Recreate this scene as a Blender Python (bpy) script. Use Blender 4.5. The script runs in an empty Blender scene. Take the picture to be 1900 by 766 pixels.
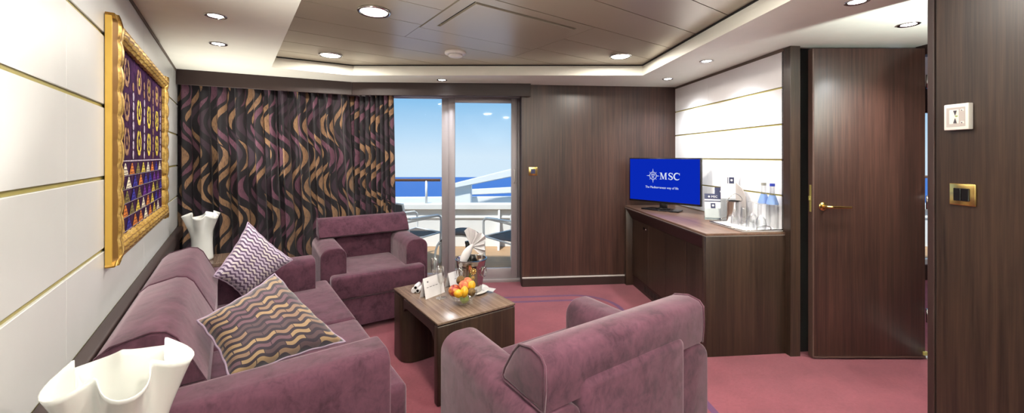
import bpy, bmesh, math, random
from mathutils import Vector, Matrix, noise
random.seed(7)
PI = math.pi
SC = bpy.context.scene
COL = SC.collection
F, CX, CY, EYE = 733.0, 965.0, 290.0, 1.35
LD = Vector((-.5895, .8078)); ND = Vector((.8078, .5895))      # along the left wall / out of it
RD = Vector((-.0924, .9957)); PD = Vector((.9957, .0924))      # along the right wall / across
ZC = 2.095; ZT = 2.19
A_L = math.atan2(ND.y, ND.x)      # local x = ND, local y = LD
A_R = math.atan2(PD.y, PD.x)

def su(s, u, z=0.0):
    p = LD * s + ND * u
    return Vector((p.x, p.y, z))
def pq(p, q, z=0.0):
    v = PD * p + RD * q
    return Vector((v.x, v.y, z))
def rgb(r, g, b):
    f = lambda c: ((c / 255 + .055) / 1.055) ** 2.4 if c > 10 else c / 255 / 12.92
    return (f(r), f(g), f(b), 1.0)

# ------------------------------------------------------------------ materials
class NT:
    def __init__(s, name):
        s.m = bpy.data.materials.new(name); s.m.use_nodes = True
        s.t = s.m.node_tree; s.t.nodes.clear()
        s.out = s.t.nodes.new('ShaderNodeOutputMaterial')
    def n(s, typ, **kw):
        nd = s.t.nodes.new(typ)
        for k, v in kw.items(): setattr(nd, k, v)
        return nd
    def put(s, sock, v):
        if v is None: return
        if isinstance(v, bpy.types.NodeSocket): s.t.links.new(v, sock)
        else: sock.default_value = v
    def math(s, op, a, b=None, c=None):
        nd = s.n('ShaderNodeMath', operation=op)
        s.put(nd.inputs[0], a); s.put(nd.inputs[1], b); s.put(nd.inputs[2], c)
        return nd.outputs[0]
    def mix(s, f, a, b):
        nd = s.n('ShaderNodeMix', data_type='RGBA')
        s.put(nd.inputs[0], f); s.put(nd.inputs[6], a); s.put(nd.inputs[7], b)
        return nd.outputs[2]
    def coord(s, kind='Object'):
        return s.n('ShaderNodeTexCoord').outputs[kind]
    def mapping(s, vec, scale=(1, 1, 1), rot=(0, 0, 0), loc=(0, 0, 0)):
        nd = s.n('ShaderNodeMapping'); s.put(nd.inputs['Vector'], vec)
        nd.inputs['Scale'].default_value = scale; nd.inputs['Rotation'].default_value = rot
        nd.inputs['Location'].default_value = loc
        return nd.outputs[0]
    def noise(s, vec, scale, detail=3, rough=.5, dist=0, color=False):
        nd = s.n('ShaderNodeTexNoise'); s.put(nd.inputs['Vector'], vec)
        nd.inputs['Scale'].default_value = scale; nd.inputs['Detail'].default_value = detail
        nd.inputs['Roughness'].default_value = rough; nd.inputs['Distortion'].default_value = dist
        return nd.outputs[1 if color else 0]
    def white(s, vec):
        nd = s.n('ShaderNodeTexWhiteNoise'); s.put(nd.inputs['Vector'], vec); return nd.outputs[0]
    def ramp(s, f, stops, interp='LINEAR'):
        nd = s.n('ShaderNodeValToRGB'); s.put(nd.inputs[0], f)
        e = nd.color_ramp.elements; nd.color_ramp.interpolation = interp
        e[0].position, e[0].color = stops[0]; e[1].position, e[1].color = stops[-1]
        for p, c in stops[1:-1]:
            x = e.new(p); x.color = c
        return nd.outputs[0]
    def sep(s, vec):
        nd = s.n('ShaderNodeSeparateXYZ'); s.put(nd.inputs[0], vec); return nd.outputs
    def comb(s, x, y, z=0.0):
        nd = s.n('ShaderNodeCombineXYZ')
        s.put(nd.inputs[0], x); s.put(nd.inputs[1], y); s.put(nd.inputs[2], z); return nd.outputs[0]
    def bump(s, h, strength=.3, dist=.01):
        nd = s.n('ShaderNodeBump'); s.put(nd.inputs['Height'], h)
        nd.inputs['Strength'].default_value = strength; nd.inputs['Distance'].default_value = dist
        return nd.outputs[0]
    def pbr(s, color, rough=.5, metal=0, normal=None, **kw):
        nd = s.n('ShaderNodeBsdfPrincipled')
        s.put(nd.inputs['Base Color'], color); s.put(nd.inputs['Roughness'], rough)
        s.put(nd.inputs['Metallic'], metal); s.put(nd.inputs['Normal'], normal)
        for k, v in kw.items(): s.put(nd.inputs[k.replace('_', ' ')], v)
        s.t.links.new(nd.outputs[0], s.out.inputs[0])
        return s.m

def plain(name, c, rough=.5, metal=0, **kw):
    t = NT(name)
    o = t.coord()
    v = t.noise(o, 9, 3)
    c2 = tuple(x * .92 for x in c[:3]) + (1,)
    col = t.mix(v, c, c2)
    return t.pbr(col, rough, metal, **kw)

def wood(name, dark, light, axis='Z', rough=.35, scale=1.0):
    t = NT(name); o = t.coord()
    sc = {'Z': (55, 55, 1.2), 'X': (1.2, 55, 55), 'Y': (55, 1.2, 55)}[axis]
    sc2 = {'Z': (6, 6, .35), 'X': (.35, 6, 6), 'Y': (6, .35, 6)}[axis]
    a = t.noise(t.mapping(o, sc), scale, 4, .6)
    b = t.noise(t.mapping(o, sc2), scale, 3, .5)
    c = t.noise(t.mapping(o, tuple(4 * x for x in sc)), scale, 2, .5)
    f = t.math('ADD', t.math('MULTIPLY', a, .5), t.math('ADD', t.math('MULTIPLY', b, .32), t.math('MULTIPLY', c, .18)))
    col = t.ramp(f, [(.36, dark), (.5, tuple((x + y) / 2 for x, y in zip(dark, light))), (.62, light)])
    return t.pbr(col, rough, 0, t.bump(f, .08, .002))

M = {}
def suede(name, c, c2, sheen=.5):
    t = NT(name); o = t.coord()
    a = t.noise(t.mapping(o, (1, 1, 1)), 11, 5, .62, .6)
    b = t.noise(t.mapping(o, (1, 1, .6)), 38, 4, .6, 1.2)
    f = t.math('ADD', t.math('MULTIPLY', a, .65), t.math('MULTIPLY', b, .35))
    col = t.ramp(f, [(.36, c2), (.5, c), (.64, tuple(min(1, x * 1.3) for x in c[:3]) + (1,))])
    g = t.noise(o, 900, 2)
    big = t.noise(o, 7, 2)
    h = t.math('ADD', t.math('MULTIPLY', g, .06), t.math('MULTIPLY', big, .9))
    return t.pbr(col, .95, 0, t.bump(h, .35, .02), Sheen_Weight=sheen, Sheen_Roughness=.4,
                 Sheen_Tint=(.9, .72, .78, 1), Specular_IOR_Level=.15)
M['suede'] = suede('mauve_suede', rgb(74, 45, 57), rgb(54, 32, 42), .38)
M['wood'] = wood('dark_wood', rgb(28, 19, 15), rgb(62, 45, 35))
M['wood_red'] = wood('dark_wood_red', rgb(38, 23, 20), rgb(74, 49, 41))
M['wood_x'] = wood('dark_wood_lengthwise', rgb(40, 26, 22), rgb(80, 56, 46), 'X')
M['wood_y'] = wood('dark_wood_lengthwise_y', rgb(78, 58, 48), rgb(126, 98, 82), 'Y', .28)
M['wood_top'] = wood('table_top_wood', rgb(84, 66, 56), rgb(128, 108, 94), 'Y', .22)
M['wood_deep'] = plain('dark_plain_wood', rgb(44, 26, 23), .5)
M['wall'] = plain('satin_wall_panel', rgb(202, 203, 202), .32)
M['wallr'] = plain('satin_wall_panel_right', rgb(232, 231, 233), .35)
M['ceil'] = plain('ceiling_panel', rgb(238, 238, 226), .5)
M['brass_dull'] = plain('olive_brass_strip', rgb(176, 164, 96), .4, .3)
M['black'] = plain('black_plastic', rgb(14, 13, 15), .25)
M['wood_strip'] = plain('brown_metal_strip', rgb(88, 66, 60), .4, .2)
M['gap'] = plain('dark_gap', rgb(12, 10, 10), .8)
M['chrome'] = plain('chrome', rgb(200, 198, 196), .12, 1)
M['steel'] = plain('polished_steel', rgb(185, 180, 178), .14, 1)
M['gold'] = plain('polished_gold', rgb(240, 208, 130), .2, 1)
M['alu'] = plain('grey_aluminium_frame', rgb(158, 150, 153), .4, .3)
M['white'] = plain('white_paint', rgb(228, 228, 226), .45)
M['whitegloss'] = plain('white_plastic', rgb(228, 224, 218), .3)
M['rail'] = plain('rail_teak', rgb(120, 84, 60), .5)
M['sling'] = plain('dark_sling', rgb(104, 92, 84), .9)
M['greywhite'] = plain('napkin_cloth', rgb(205, 202, 204), .9)
M['paper'] = plain('white_paper', rgb(238, 236, 238), .6)
M['navy'] = plain('navy_print', rgb(28, 34, 74), .5)
M['ink'] = plain('grey_ink', rgb(70, 66, 74), .7)
M['greygap'] = plain('ceiling_gap_trim', rgb(96, 84, 74), .6)
M['blackbottle'] = plain('dark_green_bottle', rgb(16, 20, 16), .12)
M['bluecap'] = plain('blue_cap', rgb(40, 60, 170), .4)
M['greycap'] = plain('grey_cap', rgb(150, 150, 140), .4)
M['label_blue'] = plain('light_blue_label', rgb(120, 150, 205), .5)
M['sea'] = plain('sea_water', rgb(48, 92, 158), .7)
M['thermo_grey'] = plain('light_grey_plastic', rgb(180, 172, 168), .4)

def carpet():
    t = NT('red_carpet'); o = t.coord()
    a = t.noise(o, 700, 2, .6); b = t.noise(o, 3.5, 3); e = t.noise(o, 60, 3)
    f = t.math('ADD', t.math('MULTIPLY', a, .5), t.math('ADD', t.math('MULTIPLY', b, .3), t.math('MULTIPLY', e, .2)))
    col = t.ramp(f, [(.35, rgb(90, 41, 49)), (.65, rgb(132, 70, 78))])
    x, y, z = t.sep(t.mapping(o, (1, 1, 1), (0, 0, -A_R)))
    # border stripes: rounded-rectangle distance in the frame of the right wall
    R = .38; pc, qc = -1.0, 1.2; hp, hq = 2.215, 2.575
    def dist(inset):
        dx = t.math('SUBTRACT', t.math('ABSOLUTE', t.math('SUBTRACT', x, pc)), hp - R)
        dy = t.math('SUBTRACT', t.math('ABSOLUTE', t.math('SUBTRACT', y, qc)), hq - R)
        dx = t.math('MAXIMUM', dx, 0.0); dy = t.math('MAXIMUM', dy, 0.0)
        L = t.math('SQRT', t.math('ADD', t.math('MULTIPLY', dx, dx), t.math('MULTIPLY', dy, dy)))
        return t.math('ABSOLUTE', t.math('SUBTRACT', t.math('SUBTRACT', L, R), -inset))
    m = t.math('MAXIMUM', t.math('LESS_THAN', dist(0), .02), t.math('LESS_THAN', dist(.125), .02))
    col = t.mix(m, col, t.mix(a, rgb(52, 30, 62), rgb(92, 58, 96)))
    return t.pbr(col, 1.0, 0, t.bump(a, .5, .004), Sheen_Weight=.25, Sheen_Tint=(1, .6, .7, 1), Specular_IOR_Level=.1)
M['carpet'] = carpet()

def curtain_mat():
    t = NT('flame_pattern_curtain'); uv = t.coord('UV')
    u, v, _ = t.sep(uv)
    P, S, A = .60, .060, .060
    ph = t.math('MULTIPLY', v, 2 * PI / P)
    xs = t.math('DIVIDE', t.math('SUBTRACT', u, t.math('MULTIPLY', t.math('SINE', ph), A)), S)
    i = t.math('FLOOR', xs)
    fx = t.math('SUBTRACT', t.math('SUBTRACT', xs, i), .5)
    grp = t.math('FLOOR', t.math('DIVIDE', i, 3.0))
    sub = t.math('SUBTRACT', i, t.math('MULTIPLY', grp, 3.0))
    sh = t.math('ADD', t.math('MULTIPLY', sub, .10), t.math('MULTIPLY', t.math('MODULO', grp, 2.0), .5))
    vv = t.math('ADD', t.math('DIVIDE', v, P / 2), sh)
    j = t.math('FLOOR', vv); fy = t.math('SUBTRACT', vv, j)
    w = t.math('MULTIPLY', t.math('POWER', t.math('SINE', t.math('MULTIPLY', fy, PI)), .9), .33)
    sk = t.math('ADD', fx, t.math('MULTIPLY', t.math('SUBTRACT', fy, .5), .2))
    m = t.math('LESS_THAN', t.math('ABSOLUTE', sk), w)
    r = t.white(t.comb(i, j, 3.0))
    gold, mauve, plum, bg = rgb(134, 102, 74), rgb(96, 60, 76), rgb(52, 37, 48), rgb(22, 17, 23)
    pal = t.ramp(r, [(0, gold), (.30, mauve), (.60, plum), (.94, gold)], 'CONSTANT')
    br = t.noise(t.mapping(uv, (60, 8, 1)), 3, 3)
    pal = t.mix(t.math('MULTIPLY', t.math('GREATER_THAN', br, .56), .45), pal, plum)
    weave = t.noise(uv, 400, 2)
    col = t.mix(m, bg, pal)
    return t.pbr(col, .6, 0, t.bump(weave, .1, .001), Sheen_Weight=.15, Specular_IOR_Level=.35)
M['curtain'] = curtain_mat()

def pillow_mat(name, bg, cols, S=.045, A=.006, P=.055, seg=.05, diag=0.0, rows=None):
    t = NT(name); uv = t.coord('UV')
    uv2 = t.mapping(uv, (1, 1, 1), (0, 0, diag))
    u, v, _ = t.sep(uv2)
    y = t.math('DIVIDE', t.math('ADD', v, t.math('MULTIPLY', t.math('SINE', t.math('MULTIPLY', u, 2 * PI / P)), A)), S)
    j = t.math('FLOOR', y); fy = t.math('SUBTRACT', y, j)
    m = t.math('LESS_THAN', t.math('ABSOLUTE', t.math('SUBTRACT', fy, .5)), .27)
    us = t.math('DIVIDE', t.math('ADD', u, t.math('MULTIPLY', j, .031)), seg)
    k = t.math('FLOOR', us); fu = t.math('SUBTRACT', us, k)
    m2 = t.math('GREATER_THAN', fu, .035)
    r = t.white(t.comb(k, j, 1.0))
    n = len(cols)
    pal = t.ramp(r, [(q / n, c) for q, c in enumerate(cols)], 'CONSTANT')
    weave = t.noise(uv, 300, 2)
    pal = t.mix(t.math('MULTIPLY', weave, .35), pal, bg)
    col = t.mix(t.math('MULTIPLY', m, m2), bg, pal)
    return t.pbr(col, .7, 0, t.bump(weave, .15, .001), Sheen_Weight=.3, Specular_IOR_Level=.3)
M['pillow_light'] = pillow_mat('lilac_wave_fabric', rgb(78, 58, 84), [rgb(196, 184, 196), rgb(180, 166, 184), rgb(204, 194, 190)], .024, .0045, .05, .045, PI / 2)
M['pillow_dark'] = pillow_mat('dark_gold_wave_fabric', rgb(38, 28, 39), [rgb(150, 122, 90), rgb(98, 68, 78), rgb(130, 102, 82), rgb(76, 56, 60)], .030, .007, .075, .075, 0)
M['piping'] = plain('lilac_piping', rgb(150, 130, 150), .7)

def metal_ceiling():
    t = NT('bronze_ceiling_metal'); o = t.coord()
    a = t.noise(o, 2.0, 2)
    col = t.mix(a, rgb(166, 156, 138), rgb(180, 168, 150))
    return t.pbr(col, t.math('ADD', t.math('MULTIPLY', a, .06), .27), .45)
M['ceil_metal'] = metal_ceiling()

def emit(name, c, s):
    t = NT(name); e = t.n('ShaderNodeEmission')
    e.inputs[0].default_value = c; e.inputs[1].default_value = s
    t.t.links.new(e.outputs[0], t.out.inputs[0]); return t.m
M['lamp_warm'] = emit('lit_warm_diffuser', (1, .93, .80, 1), 9)
M['lamp_cool'] = emit('lit_cool_bulb', (.95, .97, 1, 1), 16)
M['screen'] = emit('blue_screen', rgb(10, 42, 184), .74)
M['screen_white'] = emit('white_screen_print', rgb(225, 235, 255), .74)

def glass_thin(name, tint=(1, 1, 1, 1), k=.10, edge=.5):
    t = NT(name)
    fr = t.n('ShaderNodeLayerWeight'); fr.inputs[0].default_value = edge
    tr = t.n('ShaderNodeBsdfTransparent'); tr.inputs[0].default_value = tint
    gl = t.n('ShaderNodeBsdfGlossy'); gl.inputs['Roughness'].default_value = .04
    mx = t.n('ShaderNodeMixShader')
    f = t.math('ADD', t.math('MULTIPLY', fr.outputs[1], k * 3), k * .3)
    t.put(mx.inputs[0], f); t.put(mx.inputs[1], tr.outputs[0]); t.put(mx.inputs[2], gl.outputs[0])
    t.t.links.new(mx.outputs[0], t.out.inputs[0]); return t.m
M['pane'] = glass_thin('window_glass', (.97, .99, 1, 1), .022)
M['glass'] = glass_thin('drinking_glass', (.985, .99, .99, 1), .16, .6)
M['acrylic'] = glass_thin('clear_acrylic', (.9, .92, .93, 1), .2, .5)

def vase_glass():
    t = NT('opal_glass')
    o = t.coord(); a = t.noise(o, 5, 2)
    col = t.mix(a, rgb(216, 216, 211), rgb(204, 205, 200))
    return t.pbr(col, .12, 0, Subsurface_Weight=.25, Subsurface_Radius=(.05, .05, .05), Coat_Weight=.5,
                 Emission_Color=(1, .96, .88, 1), Emission_Strength=.02)
M['opal'] = vase_glass()

def frame_gold():
    t = NT('carved_gold_leaf'); o = t.coord()
    a = t.noise(o, 40, 4, .65)
    w = t.n('ShaderNodeTexWave'); w.bands_direction = 'DIAGONAL'
    col = t.ramp(a, [(.3, rgb(120, 84, 34)), (.5, rgb(206, 166, 84)), (.75, rgb(236, 206, 130))])
    return t.pbr(col, .38, .55, t.bump(a, .3, .003))
M['frame_gold'] = frame_gold()
M['frame_side'] = plain('gold_paint_side', rgb(222, 180, 84), .4, .5)
M['frame_groove'] = plain('dark_gold_groove', rgb(128, 92, 42), .5, .4)

def fruit_mat(name, c1, c2, sc=6, rough=.4, spec=.5):
    t = NT(name); o = t.coord(); a = t.noise(o, sc * 8, 4); b = t.noise(o, 900, 2)
    return t.pbr(t.ramp(a, [(.4, c1), (.6, c2)]), rough, 0, t.bump(b, .1, .001), Subsurface_Weight=.03, Specular_IOR_Level=spec)
M['lemon'] = fruit_mat('lemon_skin', rgb(206, 148, 24), rgb(222, 174, 44))
M['apple'] = fruit_mat('apple_skin', rgb(140, 32, 28), rgb(186, 124, 58))
M['peach'] = fruit_mat('peach_skin', rgb(176, 82, 58), rgb(204, 134, 84), 6, .8)
M['kiwi'] = fruit_mat('kiwi_skin', rgb(82, 62, 32), rgb(106, 82, 46), 10, .9)
M['lime'] = fruit_mat('lime_skin', rgb(120, 152, 36), rgb(160, 186, 60))

# ------------------------------------------------------------------ mesh helpers
def T(loc, rz=0.0): return Matrix.Translation(Vector(loc)) @ Matrix.Rotation(rz, 4, 'Z')
def B(): return bmesh.new()
def setmat(faces, mi):
    for f in faces: f.material_index = mi
def box(bm, x0, x1, y0, y1, z0, z1, mi=0, bev=0.0, seg=3, mat=None):
    vs = [bm.verts.new(Vector((x, y, z))) for z in (z0, z1) for y in (y0, y1) for x in (x0, x1)]
    fs = [bm.faces.new([vs[i] for i in q]) for q in ((0, 2, 3, 1), (4, 5, 7, 6), (0, 1, 5, 4), (2, 6, 7, 3), (0, 4, 6, 2), (1, 3, 7, 5))]
    setmat(fs, mi)
    if mat is not None:
        for v in vs: v.co = mat @ v.co
    if bev > 0:
        es = list({e for f in fs for e in f.edges})
        r = bmesh.ops.bevel(bm, geom=es, offset=bev, segments=seg, profile=.5, affect='EDGES')
        setmat(r['faces'], mi)
    return fs
def prism(bm, pts, axis, a0, a1, mi=0, bev=0.0, seg=3, endbev=None):
    """polygon pts (2-D) extruded along axis 0/1/2 between a0 and a1"""
    def mk(a, p):
        if axis == 0: return Vector((a, p[0], p[1]))
        if axis == 1: return Vector((p[0], a, p[1]))
        return Vector((p[0], p[1], a))
    A_ = [bm.verts.new(mk(a0, p)) for p in pts]; B_ = [bm.verts.new(mk(a1, p)) for p in pts]
    n = len(pts); fs = [bm.faces.new(A_), bm.faces.new(list(reversed(B_)))]
    ends = list(fs)
    for i in range(n):
        fs.append(bm.faces.new([A_[i], B_[i], B_[(i + 1) % n], A_[(i + 1) % n]]))
    setmat(fs, mi)
    bmesh.ops.recalc_face_normals(bm, faces=fs)
    if endbev:
        es = list({e for f in ends for e in f.edges})
        r = bmesh.ops.bevel(bm, geom=es, offset=endbev, segments=seg, profile=.5, affect='EDGES', clamp_overlap=True)
        setmat(r['faces'], mi)
    elif bev:
        es = list({e for f in fs for e in f.edges})
        r = bmesh.ops.bevel(bm, geom=es, offset=bev, segments=seg, profile=.5, affect='EDGES', clamp_overlap=True)
        setmat(r['faces'], mi)
def rrect(x0, x1, y0, y1, rs, seg=6):
    """rounded rect outline; rs = radii for corners (x0y0, x1y0, x1y1, x0y1)"""
    pts = []
    cs = [(x0, y0, PI, rs[0]), (x1, y0, 1.5 * PI, rs[1]), (x1, y1, 0, rs[2]), (x0, y1, .5 * PI, rs[3])]
    for (x, y, a, r) in cs:
        if r <= 0: pts.append((x, y)); continue
        cx = x + (r if x == x0 else -r); cy = y + (r if y == y0 else -r)
        for k in range(seg + 1):
            t = a + .5 * PI * k / seg
            pts.append((cx + r * math.cos(t), cy + r * math.sin(t)))
    return pts
def lathe(bm, prof, seg=32, mi=0, c=(0, 0), cap=False):
    rings = []
    for r, z in prof:
        rings.append([bm.verts.new((c[0] + r * math.cos(2 * PI * k / seg), c[1] + r * math.sin(2 * PI * k / seg), z)) for k in range(seg)])
    for a, b in zip(rings, rings[1:]):
        for k in range(seg):
            f = bm.faces.new([a[k], a[(k + 1) % seg], b[(k + 1) % seg], b[k]]); f.material_index = mi; f.smooth = True
    if cap:
        for rg, rev in ((rings[0], True), (rings[-1], False)):
            f = bm.faces.new(list(reversed(rg)) if rev else rg); f.material_index = mi
def tube(bm, pts, r, seg=10, mi=0, closed=False):
    pts = [Vector(p) for p in pts]; n = len(pts); rings = []; up = None
    for i, p in enumerate(pts):
        a = pts[(i - 1) % n] if (closed or i) else p; b = pts[(i + 1) % n] if (closed or i < n - 1) else p
        d = (b - a).normalized()
        if up is None:
            up = Vector((0, 0, 1)) if abs(d.z) < .9 else Vector((1, 0, 0))
        x = up - d * up.dot(d); x.normalize(); y = d.cross(x); up = x
        rr = r[i] if isinstance(r, (list, tuple)) else r
        rings.append([bm.verts.new(p + x * rr * math.cos(2 * PI * k / seg) + y * rr * math.sin(2 * PI * k / seg)) for k in range(seg)])
    m = n if closed else n - 1
    for i in range(m):
        a, b = rings[i], rings[(i + 1) % n]
        for k in range(seg):
            f = bm.faces.new([a[k], a[(k + 1) % seg], b[(k + 1) % seg], b[k]]); f.material_index = mi; f.smooth = True
    if not closed:
        f = bm.faces.new(list(reversed(rings[0]))); f.material_index = mi
        f = bm.faces.new(rings[-1]); f.material_index = mi
def ball(bm, c, r, sc=(1, 1, 1), seg=20, mi=0, fn=None):
    r_ = bmesh.ops.create_uvsphere(bm, u_segments=seg, v_segments=seg * 2 // 3, radius=1)
    for v in r_['verts']:
        d = v.co.copy()
        k = fn(d) if fn else 1
        v.co = Vector((d.x * sc[0], d.y * sc[1], d.z * sc[2])) * r * k + Vector(c)
    for f in {f for v in r_['verts'] for f in v.link_faces}: f.smooth = True; f.material_index = mi
def crom(pts, n=6):
    pts = [Vector(p) for p in pts]; out = []
    for i in range(len(pts) - 1):
        p0 = pts[max(i - 1, 0)]; p1 = pts[i]; p2 = pts[i + 1]; p3 = pts[min(i + 2, len(pts) - 1)]
        for k in range(n):
            t = k / n
            out.append(.5 * ((2 * p1) + (p2 - p0) * t + (2 * p0 - 5 * p1 + 4 * p2 - p3) * t * t + (3 * p1 - p0 - 3 * p2 + p3) * t ** 3))
    out.append(pts[-1]); return out
def obj(name, bm, mats, parent=None, smooth=None, recalc=True):
    if recalc: bmesh.ops.recalc_face_normals(bm, faces=bm.faces[:])
    me = bpy.data.meshes.new(name); bm.to_mesh(me); bm.free()
    for m in (mats if isinstance(mats, (list, tuple)) else [mats]): me.materials.append(M[m])
    if smooth:
        for p in me.polygons: p.use_smooth = True
        if smooth is not True:
            try: me.set_sharp_from_angle(angle=math.radians(smooth))
            except Exception: pass
    o = bpy.data.objects.new(name, me); COL.objects.link(o)
    if parent: o.parent = parent
    return o
def tag(o, label, cat, group=None, kind=None):
    o['label'] = label; o['category'] = cat
    if group: o['group'] = group
    if kind: o['kind'] = kind
    return o
def thing(name, label, cat, loc=(0, 0, 0), rz=0, group=None):
    o = bpy.data.objects.new(name, None); COL.objects.link(o)
    o.location = loc; o.rotation_euler = (0, 0, rz); o.empty_display_size = .05
    return tag(o, label, cat, group)
def struct(name, bm, mats, label=None, parent=None, **kw):
    o = obj(name, bm, mats, parent, **kw)
    if parent is None: o['kind'] = 'structure'
    if label: o['label'] = label
    return o
def place(o, loc, rz=0): o.location = loc; o.rotation_euler = (0, 0, rz); return o
def copy_tree(o, parent=None):
    c = o.copy(); COL.objects.link(c)
    if parent: c.parent = parent
    for ch in [x for x in COL.objects if x.parent == o]: copy_tree(ch, c)
    return c
def text_mesh(bm, body, size, mat, mi=0, align='CENTER', extrude=.0004, stretch=1.0):
    cu = bpy.data.curves.new('t', 'FONT'); cu.body = body; cu.size = size; cu.align_x = align; cu.extrude = extrude
    cu.resolution_u = 3
    o = bpy.data.objects.new('t', cu); COL.objects.link(o)
    bpy.context.view_layer.update()
    me = bpy.data.meshes.new_from_object(o.evaluated_get(bpy.context.evaluated_depsgraph_get()))
    me.transform(mat @ Matrix.Diagonal((stretch, 1, 1, 1)))
    n0 = len(bm.faces); bm.from_mesh(me); bm.faces.ensure_lookup_table()
    for f in bm.faces[n0:]: f.material_index = mi
    COL.objects.unlink(o); bpy.data.objects.remove(o); bpy.data.curves.remove(cu); bpy.data.meshes.remove(me)
# letters/marks on an upright plate: plate plane = local xz, facing -y
UP = Matrix.Rotation(PI / 2, 4, 'X')

# ------------------------------------------------------------------ room shell
V0 = su(4.44, -.385); V1 = Vector((-1.687, 3.963, 0)); V2 = Vector((.109, 4.046, 0))
W0 = Vector((.02, 4.105, 0))                      # left edge of the wooden back wall
COR = W0 + PD.to_3d() * 1.66                      # corner with the right wall
SEGD = (V1 - V0).normalized(); SEGN = Vector((-SEGD.y, SEGD.x, 0))

bm = B(); box(bm, -6, 6.5, -2.2, 4.45, -.1, 0); struct('floor', bm, 'carpet', 'red-pink carpet with two navy border stripes')

# ceiling soffit with the tray opening
def pix(x, y, z):
    d = (EYE - z) * F / (y - CY); return Vector(((x - CX) / F * d, d, z))
t1 = pix(503.5, 125, ZC); t2 = pix(655, 140, ZC); t3 = pix(1192.6, 140, ZC)
t4 = t3 - RD.to_3d() * 4.2; t0 = t1 - LD.to_3d() * 3.4
hole = [Vector((p.x, p.y, 0)) for p in (t0, t1, t2, t3, t4)]
outer = [Vector((-6, -2.2, 0)), Vector((-6, 4.45, 0)), Vector((.2, 4.45, 0)), Vector((6.5, 4.45, 0)), Vector((6.5, -2.2, 0))]
bm = B()
H = [bm.verts.new((p.x, p.y, ZC)) for p in hole]; O = [bm.verts.new((p.x, p.y, ZC)) for p in outer]
for i in range(5):
    bm.faces.new([O[i], O[(i + 1) % 5], H[(i + 1) % 5], H[i]])
r = bmesh.ops.extrude_face_region(bm, geom=bm.faces[:])
for v in [g for g in r['geom'] if isinstance(g, bmesh.types.BMVert)]: v.co.z = ZT + .06
o = struct('ceiling', bm, 'ceil', 'cream ceiling soffit around the raised tray')
# bronze panels in the tray
bm = B()
TB = ZT
def strip_rect(s0, s1, u0, u1, z0, z1, mi=0): box(bm, u0, u1, s0, s1, z0, z1, mi)
s = -1.31
gaps = .006
HS0, HS1, HU0, HU1 = 1.88, 2.365, 1.07, 1.83
k = 0
while s < 5.2:
    s1 = s + .31
    lo, hi = s + gaps / 2, s1 - gaps / 2
    if hi < 1.80 or lo > 2.46:
        strip_rect(lo, hi, -1.6, 4.8, TB, TB + .02)
    else:
        strip_rect(lo, hi, -1.6, .98, TB, TB + .02)
        strip_rect(lo, hi, 1.92, 4.8, TB, TB + .02)
        if hi > 2.47: strip_rect(2.466, hi, .983, 1.917, TB, TB + .02)
    s = s1
g = .004
strip_rect(1.796, 2.462, .992, HU0 - .004, TB, TB + .02); strip_rect(1.796, 2.462, HU1 + g, 1.916, TB, TB + .02)
strip_rect(1.796, HS0 - .004, HU0 - .004, HU1 + g, TB, TB + .02); strip_rect(HS1 + g, 2.462, HU0 - .004, HU1 + g, TB, TB + .02)
strip_rect(-1.6, 5.3, -1.6, 4.8, TB + .02, TB + .03, 1)
for pt_, nn_ in (((0, 4.4, 0), (0, 1, 0)),):
    Ri = Matrix.Rotation(-A_L, 4, 'Z')
    bmesh.ops.bisect_plane(bm, geom=bm.verts[:] + bm.edges[:] + bm.faces[:], plane_co=Ri @ Vector(pt_), plane_no=(Ri.to_3x3() @ Vector(nn_)), clear_outer=True)
me = struct('ceiling.001', bm, ['ceil_metal', 'gap'], 'bronze metal ceiling panels in the raised tray'); me.rotation_euler[2] = A_L
bm = B(); box(bm, HU0 + .016, HU1 - .002, HS0 + .018, HS1 - .002, TB - .003, TB + .012, 0, .001, 1)
hatch = obj('access_hatch', bm, 'ceil_metal'); hatch.rotation_euler[2] = A_L
tag(hatch, 'large square metal access hatch in the bronze ceiling tray', 'ceiling hatch')
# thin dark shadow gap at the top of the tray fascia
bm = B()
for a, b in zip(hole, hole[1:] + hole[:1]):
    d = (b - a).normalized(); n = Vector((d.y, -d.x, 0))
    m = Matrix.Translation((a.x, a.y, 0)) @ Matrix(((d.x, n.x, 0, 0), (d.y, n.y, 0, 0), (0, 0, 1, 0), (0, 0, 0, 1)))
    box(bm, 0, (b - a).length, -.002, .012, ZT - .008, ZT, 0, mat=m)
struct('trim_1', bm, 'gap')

# left wall: panels with brass strips; local x = along LD, y = out of wall (ND)
def wall_panels(name, mats, frame, length0, length1, zs, seams, gw, label):
    """frame: matrix local (along, out, up)"""
    bm = B()
    ed = [0.0] + zs + [ZC]
    xs = [length0] + seams + [length1]
    for a, b in zip(ed, ed[1:]):
        for c, d in zip(xs, xs[1:]):
            box(bm, c + .0008, d - .0008, -.02, 0, a + (gw / 2 if a > 0 else 0), b - (gw / 2 if b < ZC else 0), 0, .0012, 1, mat=frame)
    box(bm, length0, length1, -.12, -.02, 0, ZC, 3, mat=frame)
    for z in zs: box(bm, length0, length1, -.02, -.007, z - gw / 2 + .0005, z + gw / 2 - .0005, 1, mat=frame)
    box(bm, length0, length1, -.001, .004, ZC - .022, ZC - .001, 2, mat=frame)
    return struct(name, bm, mats, label)
def fr(org, along, out): return Matrix(((along.x, out.x, 0, org.x), (along.y, out.y, 0, org.y), (0, 0, 1, 0), (0, 0, 0, 1)))
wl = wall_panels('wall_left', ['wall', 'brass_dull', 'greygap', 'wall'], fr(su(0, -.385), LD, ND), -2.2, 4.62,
                 [.734, 1.002, 1.27, 1.538, 1.806], [.45, 1.69, 2.93, 4.17], .014, 'white panelled wall with brass strips')
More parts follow.
